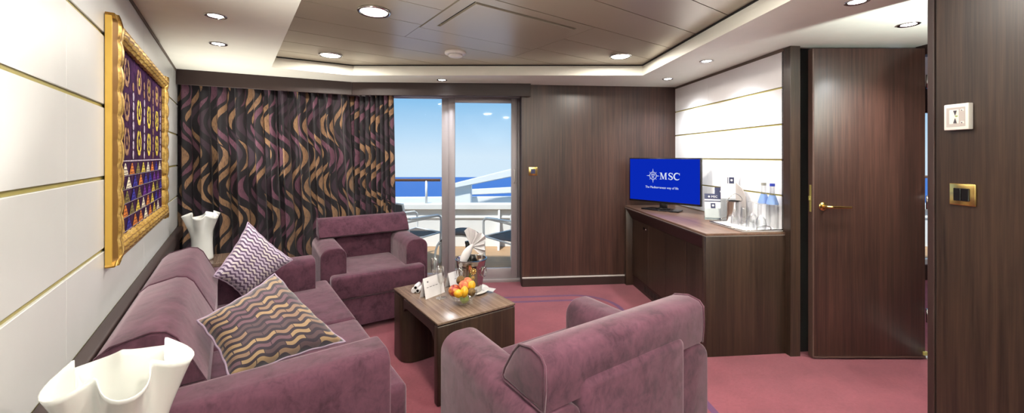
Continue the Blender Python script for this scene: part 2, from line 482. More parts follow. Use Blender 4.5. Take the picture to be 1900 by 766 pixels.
wr = wall_panels('wall_right', ['wallr', 'brass_dull', 'greygap', 'wallr'], fr(COR, -RD, -PD), -.02, 1.544,
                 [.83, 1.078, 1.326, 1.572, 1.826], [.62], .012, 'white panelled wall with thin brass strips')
# wooden ledge on the left wall
bm = B(); box(bm, 4.6 * 0 - 2.2, 4.5, 0, .045, .66, .745, 0, .008, 3, mat=fr(su(0, -.385), LD, ND))
box(bm, -2.2, 4.5, 0, .02, .09, .66, 0, 0, mat=fr(su(0, -.385), LD, ND))
struct('trim_2', bm, 'wood_deep', 'dark wooden wainscot ledge on the left wall', smooth=40)

# back wall: left segment behind the curtain, then glazing, then wooden wall
bm = B()
a = V0 + SEGN * .24 - SEGD * .35; b = V1 + SEGN * .24 + SEGD * .02
m = fr(a, SEGD, -SEGN); L = (b - a).length
box(bm, 0, L, -.1, 0, 0, ZC, 0, mat=m)
struct('wall_back', bm, 'wall')
GL = Vector((-1.75, 4.16 , 0)); G1 = W0 + RD.to_3d() * .2
gd = PD.to_3d()
G0 = G1 - gd * 1.80
bm = B(); box(bm, 0, 1.75, -.08, 0, 0, ZC, 0, mat=fr(W0, PD, -RD))
box(bm, -.006, .0, -.22, .0, 0, ZC, 1, mat=fr(W0, PD, -RD))
o = struct('wall_back.001', bm, ['wood_red', 'wood_deep'], 'dark wood panelled back wall')
bm = B(); m = fr(W0, PD, -RD)
box(bm, 0, 1.14, 0, .022, 0, .082, 0, .003, 2, mat=m); box(bm, 0, 1.14, 0, .026, .084, .094, 1, .002, 2, mat=m)
struct('baseboard_back', bm, ['wood_deep', 'thermo_grey'])

# header above the glazing
bm = B(); m = fr(G1, -PD, -RD); box(bm, -.0, 1.9, -.06, .03, 2.0, ZC, 0, mat=m); struct('trim_3', bm, 'white')
# curtain pelmet (valance)
bm = B()
def pelmet(a, b, e0=0, e1=0):
    d = (b - a).normalized(); n = Vector((-d.y, d.x, 0)); L = (b - a).length
    box(bm, -e0, L + e1, -.022, 0, 1.965, ZC, 0, .002, 1, mat=fr(a, d, -n) @ Matrix.Translation((0, .0, 0)))
pelmet(V0 + SEGD * .0, V1); pelmet(V1, V2)
struct('trim_4', bm, 'wood_deep', 'dark wooden curtain pelmet')

# glazing: fixed window + sliding door, local x along -PD from the right end G1, y towards room
mg = fr(G1, -PD, -RD)
def px_x(x, org=G1, d=PD):     # distance from org along -PD whose pixel column is x
    k = (x - CX) / F
    return (k * org.y - org.x) / (-d.x + k * d.y)
bm = B()
xl = px_x(959.5); xr = px_x(833)     # sliding door frame
ow = .055
def frame_rect(bm, x0, x1, z0, z1, y0, y1, w, wb=None, wt=None, mi=0):
    wb = wb or w; wt = wt or w
    box(bm, x0, x0 + w, y0, y1, z0, z1, mi, .003, 2, mat=mg); box(bm, x1 - w, x1, y0, y1, z0, z1, mi, .003, 2, mat=mg)
    box(bm, x0 + w, x1 - w, y0, y1, z0, z0 + wb, mi, .003, 2, mat=mg); box(bm, x0 + w, x1 - w, y0, y1, z1 - wt, z1, mi, .003, 2, mat=mg)
frame_rect(bm, xl, xr, .035, 1.975, -.01, .03, .066, .11, .05)
d2 = struct('door_2', bm, 'alu', 'grey framed sliding glass balcony door', smooth=30)
bm = B(); box(bm, xl + .06, xr - .06, .007, .013, .14, 1.93, 0, mat=mg); obj('pane', bm, 'pane', d2)
bm = B(); hx = xl + .033; hp = mg @ Vector((hx, 0, 0))
tube(bm, [mg @ Vector((hx, y, z)) for y, z in ((.03, 1.07), (.06, 1.07), (.066, 1.08), (.066, 1.20), (.06, 1.21), (.03, 1.21))], .008)
obj('door_handle', bm, 'thermo_grey', d2)
bm = B()
xm = px_x(819.5)
box(bm, xr - .012, xm, -.06, -.005, .0, 1.995, 0, .003, 2, mat=mg)
frame_rect(bm, xr - .02, 1.8, .0, 2.0, -.06, -.012, .03, .09, .03)
w1 = struct('window_1', bm, 'alu', 'fixed balcony window beside the sliding door', smooth=30)
bm = B(); box(bm, xm, 1.77, -.04, -.034, .09, 1.97, 0, mat=mg); obj('pane', bm, 'pane', w1)
bm = B(); box(bm, 0, xl - .002, -.06, .0, 0, 2.0, 0, .003, 2, mat=mg); box(bm, 0, 1.8, -.06, .05, -.001, .034, 0, .003, 2, mat=mg)
box(bm, 0, 1.8, -.01, .04, 1.977, 2.0, 0, mat=mg)
struct('trim_5', bm, 'alu', 'grey sliding door track and jamb', smooth=30)

# right side: pillar, wall behind the open door, doorway wall, entry wall, next room
RW = COR - RD.to_3d() * 1.575                     # end of the right wall
bm = B(); mm = fr(RW, PD, RD)
box(bm, -.0, .072, -.03, .05, 0, ZC, 0, .002, 1, mat=mm); box(bm, .076, .20, .03, .08, 0, ZC, 1, mat=mm)
struct('trim_6', bm, ['wood', 'gap'], 'dark wood jamb at the end of the right wall')
HG = Vector((2.70, 2.69, 0))                      # hinge post
bm = B()
box(bm, .10, HG.x + .07 - RW.x, .18, .24, 0, ZC, 0, mat=mm); struct('wall_right.001', bm, 'wood')
md = fr(HG, -RD, -PD)
bm = B()
box(bm, -.10, -.035, -.05, -.0, 0, ZC, 0, .002, 1, mat=md)        # hinge post
box(bm, -.005, .80, -.10, 0, 2.03, ZC, 1, mat=md)                  # header
box(bm, .80, 4.6, -.10, 0, 0, ZC, 0, mat=md)
struct('wall_right.002', bm, ['wood', 'wood_deep'], 'dark wood doorway wall')
bm = B(); box(bm, -.005, .80, -.10, .0, -.001, .008, 0, .002, 1, mat=md)
struct('trim_7', bm, 'thermo_grey', 'pale threshold strip')
# entry wall (near right), faces the camera
EA = Vector((1.652, 1.60, 0)); me_ = fr(EA, -RD, -PD)
bm = B(); box(bm, .03, 3.6, -.35, 0, 0, ZC, 0, mat=me_)
struct('wall_near', bm, 'wood', 'dark wood entry wall')
bm = B(); box(bm, .0, .024, -.35, .004, 0, ZC, 0, .003, 2, mat=me_); box(bm, .024, .03, -.34, -.004, 0, ZC, 1, mat=me_)
struct('trim_8', bm, ['wood_deep', 'gap'])
# next room end wall with window
bm = B(); nb = Vector((2.78, 4.18, 0)); mn = fr(nb, PD, -RD)
box(bm, 0, 1.0, -.06, 0, 0, .16, 1, mat=mn); box(bm, 0, 3.4, -.06, 0, 1.93, ZC, 1, mat=mn)
box(bm, 2.2, 3.4, -.06, 0, 0, 1.93, 0, mat=mn); box(bm, 0, 2.2, -.06, .02, 0, .16, 1, mat=mn)
box(bm, .0, 2.2, .03, .06, 1.82, ZC, 1, mat=mn)
struct('wall_back.002', bm, ['wall', 'wood_deep'])
bm = B()
for (x0, x1, z0, z1) in ((.0, .05, .16, 1.93), (2.15, 2.2, .16, 1.93), (.05, 2.15, .16, .22), (.05, 2.15, 1.88, 1.93)):
    box(bm, x0, x1, -.05, -.01, z0, z1, 0, .003, 2, mat=mn)
w2 = struct('window_2', bm, 'white')
bm = B(); box(bm, .05, 2.15, -.034, -.028, .22, 1.88, 0, mat=mn); obj('pane', bm, 'pane', w2)
bm = B(); box(bm, 0, 8, -.1, 0, 0, ZC, 0, mat=fr(Vector((6.3, -2.2, 0)), Vector((0, 1)), Vector((-1, 0)))); struct('wall_far_right', bm, 'wall')
bm = B(); box(bm, -6, 6.5, -2.3, -2.2, 0, ZC + .1, 0); struct('wall_behind', bm, 'wall')
bm = B(); box(bm, -6, 6.5, -2.3, 4.4, ZT + .04, ZT + .1, 0); struct('ceiling.002', bm, 'gap')
# baseboard of pillar/door side not visible; short baseboard under the right wall
bm = B(); box(bm, 1.6 - 1.62, 0.0, 0, .01, 0, .06, 0, mat=fr(COR, -RD, -PD)); bm.free()

# open door leaf
dr = thing('door_leaf', 'open dark wooden door with gold lever handle', 'door', (HG.x - .005, 2.665, 0), PI)
dr.name = 'door_1'; dr['kind'] = 'structure'
del dr['category']
bm = B(); box(bm, .002, .742, -.0, .04, .012, 2.068, 0, .003, 2)
lf = obj('leaf', bm, 'wood_red', dr, smooth=30)
bm = B(); box(bm, .742, .752, .0, .041, .012, 2.068, 0, .001, 1); box(bm, .0, .742, .036, .043, .012, .022, 0); obj('edge_strip', bm, 'wood_strip', dr)
bm = B(); box(bm, .7515, .7535, .012, .03, .98, 1.16, 0, .0008, 1); box(bm, .7535, .762, .014, .028, 1.055, 1.085, 0, .002, 2); obj('latch_plate', bm, 'brass_dull', dr)
hz = EYE - (383 - CY) / F * 2.62
bm = B(); 
hxx = .752 - .068
mh = Matrix.Translation((hxx, .04, hz)) @ Matrix.Rotation(-PI / 2, 4, 'X')
n0 = len(bm.verts); lathe(bm, [(0, 0), (.026, 0), (.027, .004), (.022, .008), (.011, .010), (.010, .042), (.0, .045)], 24)
for v in bm.verts: v.co = mh @ v.co
tube(bm, crom([(hxx, .078, hz), (hxx - .03, .086, hz), (hxx - .08, .084, hz - .001), (hxx - .155, .082, hz - .003)], 5), [.010] * 6 + [.009] * 6 + [.008] * 4, 12)
obj('door_handle', bm, 'gold', dr, smooth=50)
for z in (.25, 1.0, 1.8):
    bm = B(); tube(bm, [(-.004, .048, z), (-.004, .048, z + .09)], .008, 10); obj('hinge', bm, 'steel', dr)
bm = B(); box(bm, -.01, .02, .03, .05, .03, .055, 0, .003, 2); 
lo = obj('door_stop', bm, 'brass_dull', dr)

# ------------------------------------------------------------------ seating
def arm(parent, x0, x1, y0, y1, z0=.05, z1=.64, name='arm', rt=.07, flare=0):
    bm = B(); prism(bm, rrect(x0, x1, z0, z1, (.01, .01, rt, rt), 7), 1, y0, y1, endbev=.03, seg=4)
    return obj(name, bm, 'suede', parent, smooth=45)
def roll_profile(y0, y1, z0=.66, z1=.81):
    w = y1 - y0
    base = [(y0, z0), (y0 - .005, z0 + (z1 - z0) * .45), (y0 - .002, z1 - .022), (y0 + .014, z1 - .004), (y0 + .06, z1 + .004), (y0 + .12, z1 - .01), (y0 + .155, z1 - .045), (y1 - .012, z0 + .04), (y1, z0 + .012), (y1 - .01, z0)]
    return base
def add_roll(parent, x0, x1, y0, y1, z0, z1, name='back_cushion', prof=None):
    bm = B(); prism(bm, prof or roll_profile(y0, y1, z0, z1), 0, x0, x1, endbev=.014, seg=3)
    o = obj(name, bm, 'suede', parent, smooth=50)
    return o
def piping(parent, x, prof, r=.004, name='seam'):
    bm = B(); tube(bm, [(x, p[0], p[1]) for p in prof], r, 6, closed=True); return obj(name, bm, 'suede', parent)
def soften(o, levels=2, amp=.006, scale=6.0, seed=0.0):
    """subdivide and give upholstery a slight unevenness"""
    me = o.data; bm = bmesh.new(); bm.from_mesh(me)
    es = [e for e in bm.edges if e.calc_length() > .06]
    for _ in range(levels):
        bmesh.ops.subdivide_edges(bm, edges=[e for e in bm.edges if e.calc_length() > .05], cuts=1, use_grid_fill=True)
    bm.normal_update()
    for v in bm.verts:
        n = noise.noise(v.co * scale + Vector((seed, 0, 0)))
        v.co += v.normal * n * amp
    bm.to_mesh(me); bm.free()
    for p in me.polygons: p.use_smooth = True
    try: me.set_sharp_from_angle(angle=math.radians(60))
    except Exception: pass

def make_armchair(label, loc, rz):
    t = thing('armchair', label, 'armchair', loc, rz, 'mauve suede armchairs')
    bm = B(); box(bm, -.25, .25, 0, .16, .05, .70, 0, .03, 4); o = obj('back_frame', bm, 'suede', t, smooth=45)
    bm = B(); pr = [(-.235, .05), (.235, .05), (.235, .63), (.36, .63), (.36, .775), (-.36, .775), (-.36, .63), (-.235, .63)]
    prism(bm, [( -.235, .10), (.235, .10), (.235, .655), (.345, .655), (.345, .755), (-.345, .755), (-.345, .655), (-.235, .655)], 2, .05, .262)
    obj('base', bm, 'suede', t)
    bm = B()
    prism(bm, [(-.232, .14), (.232, .14), (.232, .655), (.36, .655), (.36, .775), (-.36, .775), (-.36, .655), (-.232, .655)], 2, .265, .445, bev=.028, seg=4)
    o = obj('seat_cushion', bm, 'suede', t, smooth=50)
    for sx in (-1, 1):
        o = arm(t, min(sx * .235, sx * .42), max(sx * .235, sx * .42), .02, .65)
    o = add_roll(t, -.385, .385, .02, .235, .645, .80)
    pp = roll_profile(.02, .235, .645, .80)
    for sx in (-1, 1):
        piping(o, sx * .381, pp)
    for sx in (-1, 1):
        for y in (.06, .70):
            bm = B(); lathe(bm, [(.02, 0), (.022, .05)], 12, c=(sx * .30, y), cap=True); obj('foot', bm, 'black', t)
    return t
make_armchair('mauve suede armchair seen from behind at the front right', su(.80, 1.07), A_L - math.radians(2.0))
make_armchair('mauve suede armchair facing forward against the patterned curtain', su(3.93, .995), A_L + PI - math.radians(3.0))

SX = thing('sofa', 'long two-seat mauve suede sofa along the left wall', 'sofa', su(2.34, -.33), math.atan2(-LD.y, -LD.x))
# local x = -LD (towards camera), y = ND
bm = B(); box(bm, -.72, .72, .0, .26, .05, .62, 0, .02, 3); obj('back_frame', bm, 'suede', SX, smooth=45)
bm = B(); prism(bm, [(-.70, .2), (.70, .2), (.70, .80), (.78, .80), (.78, .875), (-.84, .875), (-.84, .80), (-.70, .80)], 2, .05, .262); obj('base', bm, 'suede', SX)
def seat(x0, x1, tx0, tx1):
    bm = B()
    pts = [(x0, .22), (x1, .22), (x1, .80)]
    if tx1 != x1: pts += [(tx1, .80)]
    pts += [(tx1, .90), (tx0, .90)]
    if tx0 != x0: pts += [(tx0, .80), (x0, .80)]
    prism(bm, pts, 2, .265, .445, bev=.026, seg=4)
    return obj('seat_cushion', bm, 'suede', SX, smooth=50)
seat(-.698, -.002, -.86, -.002); seat(.002, .698, .002, .80)
for x0, x1 in ((.70, .90), (-.90, -.70)): arm(SX, x0, x1, .04, .80, rt=.055)
SP = [(.01, .62), (.0, .70), (.01, .765), (.04, .79), (.13, .812), (.165, .805), (.19, .78), (.265, .62)]
for x0, x1 in ((-.70, -.002), (.002, .70)):
    o = add_roll(SX, x0, x1, 0, 0, 0, 0, prof=SP); 
    for xx in (x0 + .003, x1 - .003): piping(o, xx, SP, .003)
for x in (-.8, .8):
    for y in (.08, .75):
        bm = B(); lathe(bm, [(.02, 0), (.022, .05)], 12, c=(x, y), cap=True); obj('foot', bm, 'black', SX)

# scatter cushions from four world corners
def cushion(name, label, corners, matn, thick=.11, group=None):
    c = [Vector(p) for p in corners]           # left, top, right, bottom
    ctr = sum(c, Vector()) / 4
    nrm = ((c[1] - c[3]).cross(c[2] - c[0])).normalized()
    if nrm.dot(Vector((0, 0, EYE)) - ctr) < 0: nrm = -nrm
    root = thing(name, label, 'cushion', ctr, 0, group)
    N_ = 26; bm = B(); uvl = bm.loops.layers.uv.new('UVMap')
    size = ((c[0] - c[1]).length + (c[1] - c[2]).length) / 2
    grid = {}
    for side in (1, -1):
        for i in range(N_ + 1):
            for j in range(N_ + 1):
                a, b = i / N_, j / N_
                if side == -1 and (i in (0, N_) or j in (0, N_)): grid[side, i, j] = grid[1, i, j]; continue
                # edges pinch inward between corners
                x, y = 2 * a - 1, 2 * b - 1
                pa = .5 + x * (1 - .09 * (1 - y * y)) / 2; pb = .5 + y * (1 - .09 * (1 - x * x)) / 2
                p = c[0].lerp(c[1], pa).lerp(c[3].lerp(c[2], pa), pb)
                h = ((1 - x ** 4) * (1 - y ** 4)) ** .55 * (1 - .25 * (x * x + y * y) / 2)
                h *= 1 + .10 * noise.noise(Vector((x * 2.2, y * 2.2, side * 3 + size * 10)))
                wr_ = .004 * math.sin(14 * x + 3 * y) * abs(y) ** 3 + .004 * math.sin(15 * y) * abs(x) ** 3
                grid[side, i, j] = bm.verts.new(p - ctr + nrm * (side * thick * .5 * h + wr_))
    for side in (1, -1):
        for i in range(N_):
            for j in range(N_):
                q = [grid[side, i, j], grid[side, i + 1, j], grid[side, i + 1, j + 1], grid[side, i, j + 1]]
                f = bm.faces.new(q); f.smooth = True
                for lp, (ii, jj) in zip(f.loops, ((i, j), (i + 1, j), (i + 1, j + 1), (i, j + 1))):
                    lp[uvl].uv = (ii / N_ * size, jj / N_ * size)
    rim = [grid[1, i, 0].co.copy() for i in range(N_)] + [grid[1, N_, j].co.copy() for j in range(N_)] + \
          [grid[1, i, N_].co.copy() for i in range(N_, 0, -1)] + [grid[1, 0, j].co.copy() for j in range(N_, 0, -1)]
    obj('cover', bm, matn, root)
    bm = B(); tube(bm, rim, .004, 8, closed=True); obj('piping', bm, 'piping', root)
    return root
def ray(x, y, s):   # point on the pixel ray at distance s along the left wall
    k = (x - CX) / F
    u = (LD.x * -s + k * LD.y * s) / (ND.x - k * ND.y) if False else (-(LD.x * s) + k * LD.y * s) / (ND.x - k * ND.y)
    p = su(s, u); p.z = EYE - (y - CY) / F * p.y; return p
cushion('scatter_cushion', 'lilac cushion with pale wavy stripes, at the far end of the sofa',
        [ray(396, 513, 2.78), ray(461, 412, 3.0), ray(543, 482, 2.97), ray(452, 552, 2.90)], 'pillow_light', .12, 'patterned sofa cushions')
cushion('scatter_cushion', 'large dark cushion with gold and plum wavy stripes, at the near end of the sofa',
        [ray(366, 595, 1.86), ray(510, 506, 2.06), ray(641, 634, 1.80), ray(425, 706, 1.70)], 'pillow_dark', .13, 'patterned sofa cushions')

# ------------------------------------------------------------------ curtains
def curtain(name, label, a, b, n_folds, amp, cloth_w, ztop=2.05, seed=1, bottom_shift=0.0, z0=.02):
    rnd = random.Random(seed)
    d = (b - a).normalized(); n = Vector((-d.y, d.x, 0)); L = (b - a).length
    NX, NZ = n_folds * 14, 28
    bm = B(); uvl = bm.loops.layers.uv.new('UVMap')
    ph = [rnd.uniform(.75, 1.25) for _ in range(n_folds + 1)]
    tot = [0]
    for w in ph: tot.append(tot[-1] + w)
    def fold(t):
        x = t * tot[-2]
        for i in range(n_folds + 1):
            if x <= tot[i + 1]: return i + (x - tot[i]) / ph[i]
        return n_folds
    V = {}
    us = []
    for i in range(NX + 1):
        t = i / NX; f = fold(t)
        for j in range(NZ + 1):
            z = z0 + (ztop - z0) * j / NZ; zz = j / NZ
            am = amp * (.55 + .45 * (1 - zz)) * (1 + .25 * math.sin(i * .11 + seed))
            y = am * math.sin(2 * PI * f) + am * .25 * math.sin(4 * PI * f + zz * 1.5)
            x = t * L + .012 * math.sin(4 * PI * f + 2 * zz) + bottom_shift * (1 - zz) * t
            p = a + d * x + n * y; V[i, j] = bm.verts.new((p.x, p.y, z))
        us.append(t * cloth_w)
    for i in range(NX):
        for j in range(NZ):
            f = bm.faces.new([V[i, j], V[i + 1, j], V[i + 1, j + 1], V[i, j + 1]]); f.smooth = True
            for lp, (ii, jj) in zip(f.loops, ((i, j), (i + 1, j), (i + 1, j + 1), (i, j + 1))):
                lp[uvl].uv = (us[ii], jj / NZ * ztop)
    o = obj(name, bm, 'curtain', recalc=False)
    md_ = o.modifiers.new('thick', 'SOLIDIFY'); md_.thickness = .003
    return tag(o, label, 'curtain', 'flame patterned curtains')
off = SEGN * .12
curtain('curtain', 'wide dark curtain with gold and plum flame pattern, left of the gap', V0 + off - SEGD * .06, V1 + off - SEGD * .035, 11, .058, 2.15, seed=3, bottom_shift=.10)
c2a = Vector((-1.80, 4.138, 0)); c2b = Vector(((728 - CX) / F * 4.10, 4.10, 0))
curtain('curtain', 'narrow gathered flame patterned curtain beside the balcony glass', c2a, c2b, 9, .03, .95, seed=5, bottom_shift=.04)

# ------------------------------------------------------------------ picture
bm = B()
PS0, PS1, PZ0, PZ1 = 2.105, 3.555, .937, 1.885
PW = .085
mp = fr(su(0, -.385), LD, ND)
def member(p0, p1, inward, parent, corner=True):
    """carved member from p0 to p1 (s,z), cross-section across 'inward'"""
    L = math.hypot(p1[0] - p0[0], p1[1] - p0[1]); dx, dz = (p1[0] - p0[0]) / L, (p1[1] - p0[1]) / L
    nl = round(L / .094); NA = nl * 10; NC = 14
    bm = B(); V = {}
    for i in range(NA + 1):
        a = i / NA * L; lob = abs(math.sin(PI * a / L * nl)) ** .7
        for j in range(NC + 1):
            c = j / NC
            t_in = c * PW
            cut = max(min(a, L - a), 0)
            tt = min(t_in, cut) if corner else t_in
            # outer lip then reeded carved cushion
            if c < .18: h = .020 + .0 * lob
            else:
                q = (c - .18) / .82
                h = .022 + (.016 * math.sin(PI * min(1, q * 1.1)) ** .8 + .008) * (.72 + .28 * lob) + .0016 * math.sin(q * 2 * PI * 5)
            w_in = tt
            if c > .9: w_in = tt - .006 * (1 - lob)
            sx = p0[0] + dx * a + inward[0] * w_in; sz = p0[1] + dz * a + inward[1] * w_in
            V[i, j] = bm.verts.new(mp @ Vector((sx, h, sz)))
    for i in range(NA):
        for j in range(NC):
            f = bm.faces.new([V[i, j], V[i + 1, j], V[i + 1, j + 1], V[i, j + 1]]); f.smooth = True
            f.material_index = 1 if j < 2 else (2 if j % 3 == 2 else 0)
    for i in range(NA):   # outer side
        for j, mi in ((0, 1), (NC, 0)):
            a_, b_ = V[i, j], V[i + 1, j]
            la = (mp.inverted() @ a_.co); lb = (mp.inverted() @ b_.co)
            c_ = bm.verts.new(mp @ Vector((lb.x, .002, lb.z))); d_ = bm.verts.new(mp @ Vector((la.x, .002, la.z)))
            f = bm.faces.new([a_, b_, c_, d_]); f.material_index = mi
    bmesh.ops.remove_doubles(bm, verts=bm.verts[:], dist=.0002)
    return obj('frame_member', bm, ['frame_gold', 'frame_side', 'frame_groove'], parent)
pic = thing('framed_picture', 'purple picture of gold chains and coloured triangles in a carved gold frame', 'picture', (0, 0, 0), 0)
pic.location = su((PS0 + PS1) / 2, -.383, (PZ0 + PZ1) / 2)
inv = Matrix.Translation(-pic.location)
mp = inv @ mp
member((PS0, PZ0), (PS0, PZ1), (1, 0), pic); member((PS1, PZ0), (PS1, PZ1), (-1, 0), pic)
member((PS0, PZ1), (PS1, PZ1), (0, -1), pic); member((PS0, PZ0), (PS1, PZ0), (0, 1), pic)
M['art_purple'] = fruit_mat('purple_canvas', rgb(40, 22, 42), rgb(56, 32, 58), 3, 1.0, .03)
pal = {'art_gold': (206, 180, 70), 'art_silver': (176, 160, 170), 'art_bronze': (150, 112, 84), 'art_blue': (52, 48, 140), 'art_orange': (206, 120, 52),
       'art_cream': (222, 208, 180), 'art_violet': (96, 44, 132), 'art_olive': (120, 108, 60)}
for k_, v_ in pal.items(): M[k_] = fruit_mat(k_, rgb(*v_), rgb(*[int(c * .72) for c in v_]), 8, .7, .1)
mats = ['art_purple'] + list(pal)
bm = B()
box(bm, PS0 + .07, PS1 - .07, .004, .014, PZ0 + .07, PZ1 - .07, 0, mat=mp)
def oval(s, z, rs, rz_, ang, mi, hole_=False, y=.0155):
    n = 10; vs = []
    for k in range(n):
        a = 2 * PI * k / n; x_ = rs * math.cos(a); z_ = rz_ * math.sin(a)
        vs.append(bm.verts.new(mp @ Vector((s + x_ * math.cos(ang) - z_ * math.sin(ang), y, z + x_ * math.sin(ang) + z_ * math.cos(ang)))))
    ctr = bm.verts.new(mp @ Vector((s, y + .0015, z)))
    for k in range(n):
        f = bm.faces.new([vs[k], vs[(k + 1) % n], ctr]); f.material_index = mi
S0, S1, Z0, Z1 = PS0 + .085, PS1 - .085, PZ0 + .09, PZ1 - .085
zt = Z0 + .30                                      # triangles below, chains above
rnd = random.Random(11)
ncol = 9
for c in range(ncol):
    sc_ = S0 + (c + .5) / ncol * (S1 - S0)
    mi = [1, 3, 2, 1, 2, 1, 3, 1, 2][c]
    top = Z1 - rnd.uniform(.02, .12)
    z = zt + .03; left = c % 2
    while z < top:
        if c % 2 == 0:
            oval(sc_ + .004 * math.sin(z * 40), z, .019, .021, 0, 3 if z > Z1 - .13 else mi); z += .045
        else:
            # a loop of links
            for q in range(8):
                a = -PI * .5 + (q / 7 - .5) * 5.0
                oval(sc_ + .046 * math.cos(a), z + .06 + .052 * math.sin(a), .014, .021, a, 3 if z > Z1 - .2 else mi)
            oval(sc_, z + .06, .013, .022, 0, mi); z += .150
# divider and triangles
box(bm, S0, S1, .0145, .016, zt, zt + .006, 2, mat=mp)
rows = 5
for r_ in range(rows):
    z = zt - (r_ + 1) * (zt - Z0) / rows
    h = (zt - Z0) / rows
    box(bm, S0, S1, .0145, .0155, z - .002, z, 2, mat=mp)
    n = 9
    for c in range(n):
        s_ = S0 + (c + .5 + .25 * ((r_ * 2) % 3 - 1)) / n * (S1 - S0)
        w = (S1 - S0) / n * .42
        if s_ - w < S0 or s_ + w > S1: continue
        mi = rnd.choice([4, 5, 6, 7, 1, 4, 6, 8])
        vs = [bm.verts.new(mp @ Vector((s_ + q, .0165, z + p))) for q, p in ((-w, .003), (w, .003), (w * .12, h * .88), (-w * .12, h * .88))]
        f = bm.faces.new(vs); f.material_index = mi
        for q in range(3):
            zz = z + .01 + q * h * .25; ww = w * (1 - (zz - z) / h) * .8
            vs = [bm.verts.new(mp @ Vector((s_ + a_, .0172, zz + b_))) for a_, b_ in ((-ww, 0), (ww, 0), (ww, .0025), (-ww, .0025))]
            f = bm.faces.new(vs); f.material_index = 0
obj('canvas', bm, mats, pic, recalc=False)

# ------------------------------------------------------------------ coffee table
CT = thing('coffee_table', 'low dark wood coffee table between sofa and armchairs', 'table', su(1.975, .893), A_L)
TW, TL, TH = .512, .715, .45                      # x across, y long
bm = B(); box(bm, 0, TW, 0, TL, TH - .012, TH, 0, .002, 2); obj('tabletop', bm, 'wood_top', CT, smooth=30)
bm = B(); box(bm, .006, TW - .006, .006, TL - .006, TH - .018, TH - .012, 0); obj('reveal', bm, 'black', CT)
bm = B(); box(bm, 0, TW, 0, .05, 0, TH - .018, 0, .008, 3); obj('leg_panel', bm, 'wood', CT, smooth=40)
bm = B(); prism(bm, rrect(0, TW, .52, TL, (.09, .0, .0, .02), 6), 2, 0, TH - .018, endbev=.006, seg=2)
obj('leg_panel', bm, 'wood', CT, smooth=40)
bm = B(); prism(bm, [(.05, .34), (.52, .34), (.52, TH - .018), (.05, TH - .018)] if False else
                [(.05, TH - .018), (.05, .34), (.08, .375), (.12, .385), (.46, .385), (.50, .375), (.522, .35), (.522, TH - .018)], 0, .0, TW, endbev=None)
obj('apron', bm, 'wood_deep', CT, smooth=40)

def onT(x, y, z=TH): p = pix(x, y, z); return p
# ------------------------------------------------------------------ ice bucket set
bp = onT(874, 540)
BZ = TH
pl = thing('serving_plate', 'white oval plate with folded napkin under the ice bucket', 'plate', (bp.x, bp.y, BZ), A_L)
bm = B(); lathe(bm, [(0, .002), (.08, .002), (.105, .006), (.118, .014), (.120, .016), (.105, .010), (.08, .006), (0, .006)], 40); obj('dish', bm, 'whitegloss', pl, smooth=True)
bm = B()
for k_ in range(3):
    prism(bm, [(0, -.05), (.004, -.05), (.03 + .006 * k_, .0), (.026 + .006 * k_, .002)], 0, -.045 + .002 * k_, .045, bev=.001, seg=1)
for v in bm.verts: v.co = Matrix.Translation((.105, -.03, .016)) @ Matrix.Rotation(-.6, 4, 'Z') @ Matrix.Rotation(PI / 2 * .0, 4, 'X') @ v.co
for v in bm.verts: v.co.z = max(v.co.z, .008)
nk = obj('folded_napkin', bm, 'greywhite'); nk.location = (bp.x, bp.y, BZ); nk.rotation_euler[2] = A_L - .5
tag(nk, 'folded white napkin lying on the plate right of the ice bucket', 'napkin')
bz = BZ + .0065
bk = thing('ice_bucket', 'polished steel champagne bucket on the coffee table', 'ice bucket', (bp.x, bp.y, bz), A_L)
bm = B(); lathe(bm, [(0, .001), (.066, 0), (.072, .006), (.076, .04), (.0775, .044), (.0772, .048), (.092, .16), (.0945, .17), (.0945, .175), (.1, .207), (.106, .211), (.106, .215), (.1, .216), (.094, .208), (.088, .16), (.070, .02), (0, .012)], 48)
obj('body', bm, 'steel', bk, smooth=50)
def crest(bm, ang, z, r, s=1.0, mi=0):
    for q in range(9):
        a = 2 * PI * q / 9
        ball(bm, (r * math.cos(ang) + 0, r * math.sin(ang), z), .001, seg=6)
        da = .016 * s * math.cos(a) / r; p = Vector((r * math.cos(ang + da), r * math.sin(ang + da), z + .018 * s * math.sin(a)))
        ball(bm, p, .005 * s, (1, 1, 1), 8, mi)
    p = Vector((r * math.cos(ang), r * math.sin(ang), z)); ball(bm, p, .010 * s, (1, 1, 1.2), 10, mi)
angc = math.atan2(-bp.y, -bp.x) - A_L
bm = B(); crest(bm, angc + .15, .150, .0925); crest(bm, angc + .15, .108, .087, .6); obj('gold_crest', bm, 'gold', bk)
for da in (-.85, 1.05):
    a = angc + da; bm = B(); r = .098
    for q in (-1, 1): ball(bm, (.094 * math.cos(a + q * .1), .094 * math.sin(a + q * .1), .155), .009, (1, 1, 1.2), 10)
    pts = [( (r + .004) * math.cos(a + .32 * math.cos(t)), (r + .004) * math.sin(a + .32 * math.cos(t)), .135 + .03 * math.sin(t)) for t in [2 * PI * q / 20 for q in range(20)]]
    tube(bm, pts, .003, 8, closed=True); obj('ring_handle', bm, 'chrome', bk)
bt = thing('champagne_bottle', 'dark champagne bottle leaning in the steel ice bucket', 'bottle', (bp.x - .008, bp.y + .0, bz + .018), 0)
bm = B(); lathe(bm, [(0, 0), (.036, 0), (.038, .006), (.038, .13), (.034, .165), (.02, .21), (.0155, .24), (.015, .292), (.017, .294), (.017, .31), (0, .312)], 28)
for v in bm.verts: v.co = Matrix.Rotation(math.radians(-3), 4, 'Y') @ v.co
obj('glass_body', bm, 'blackbottle', bt, smooth=50)
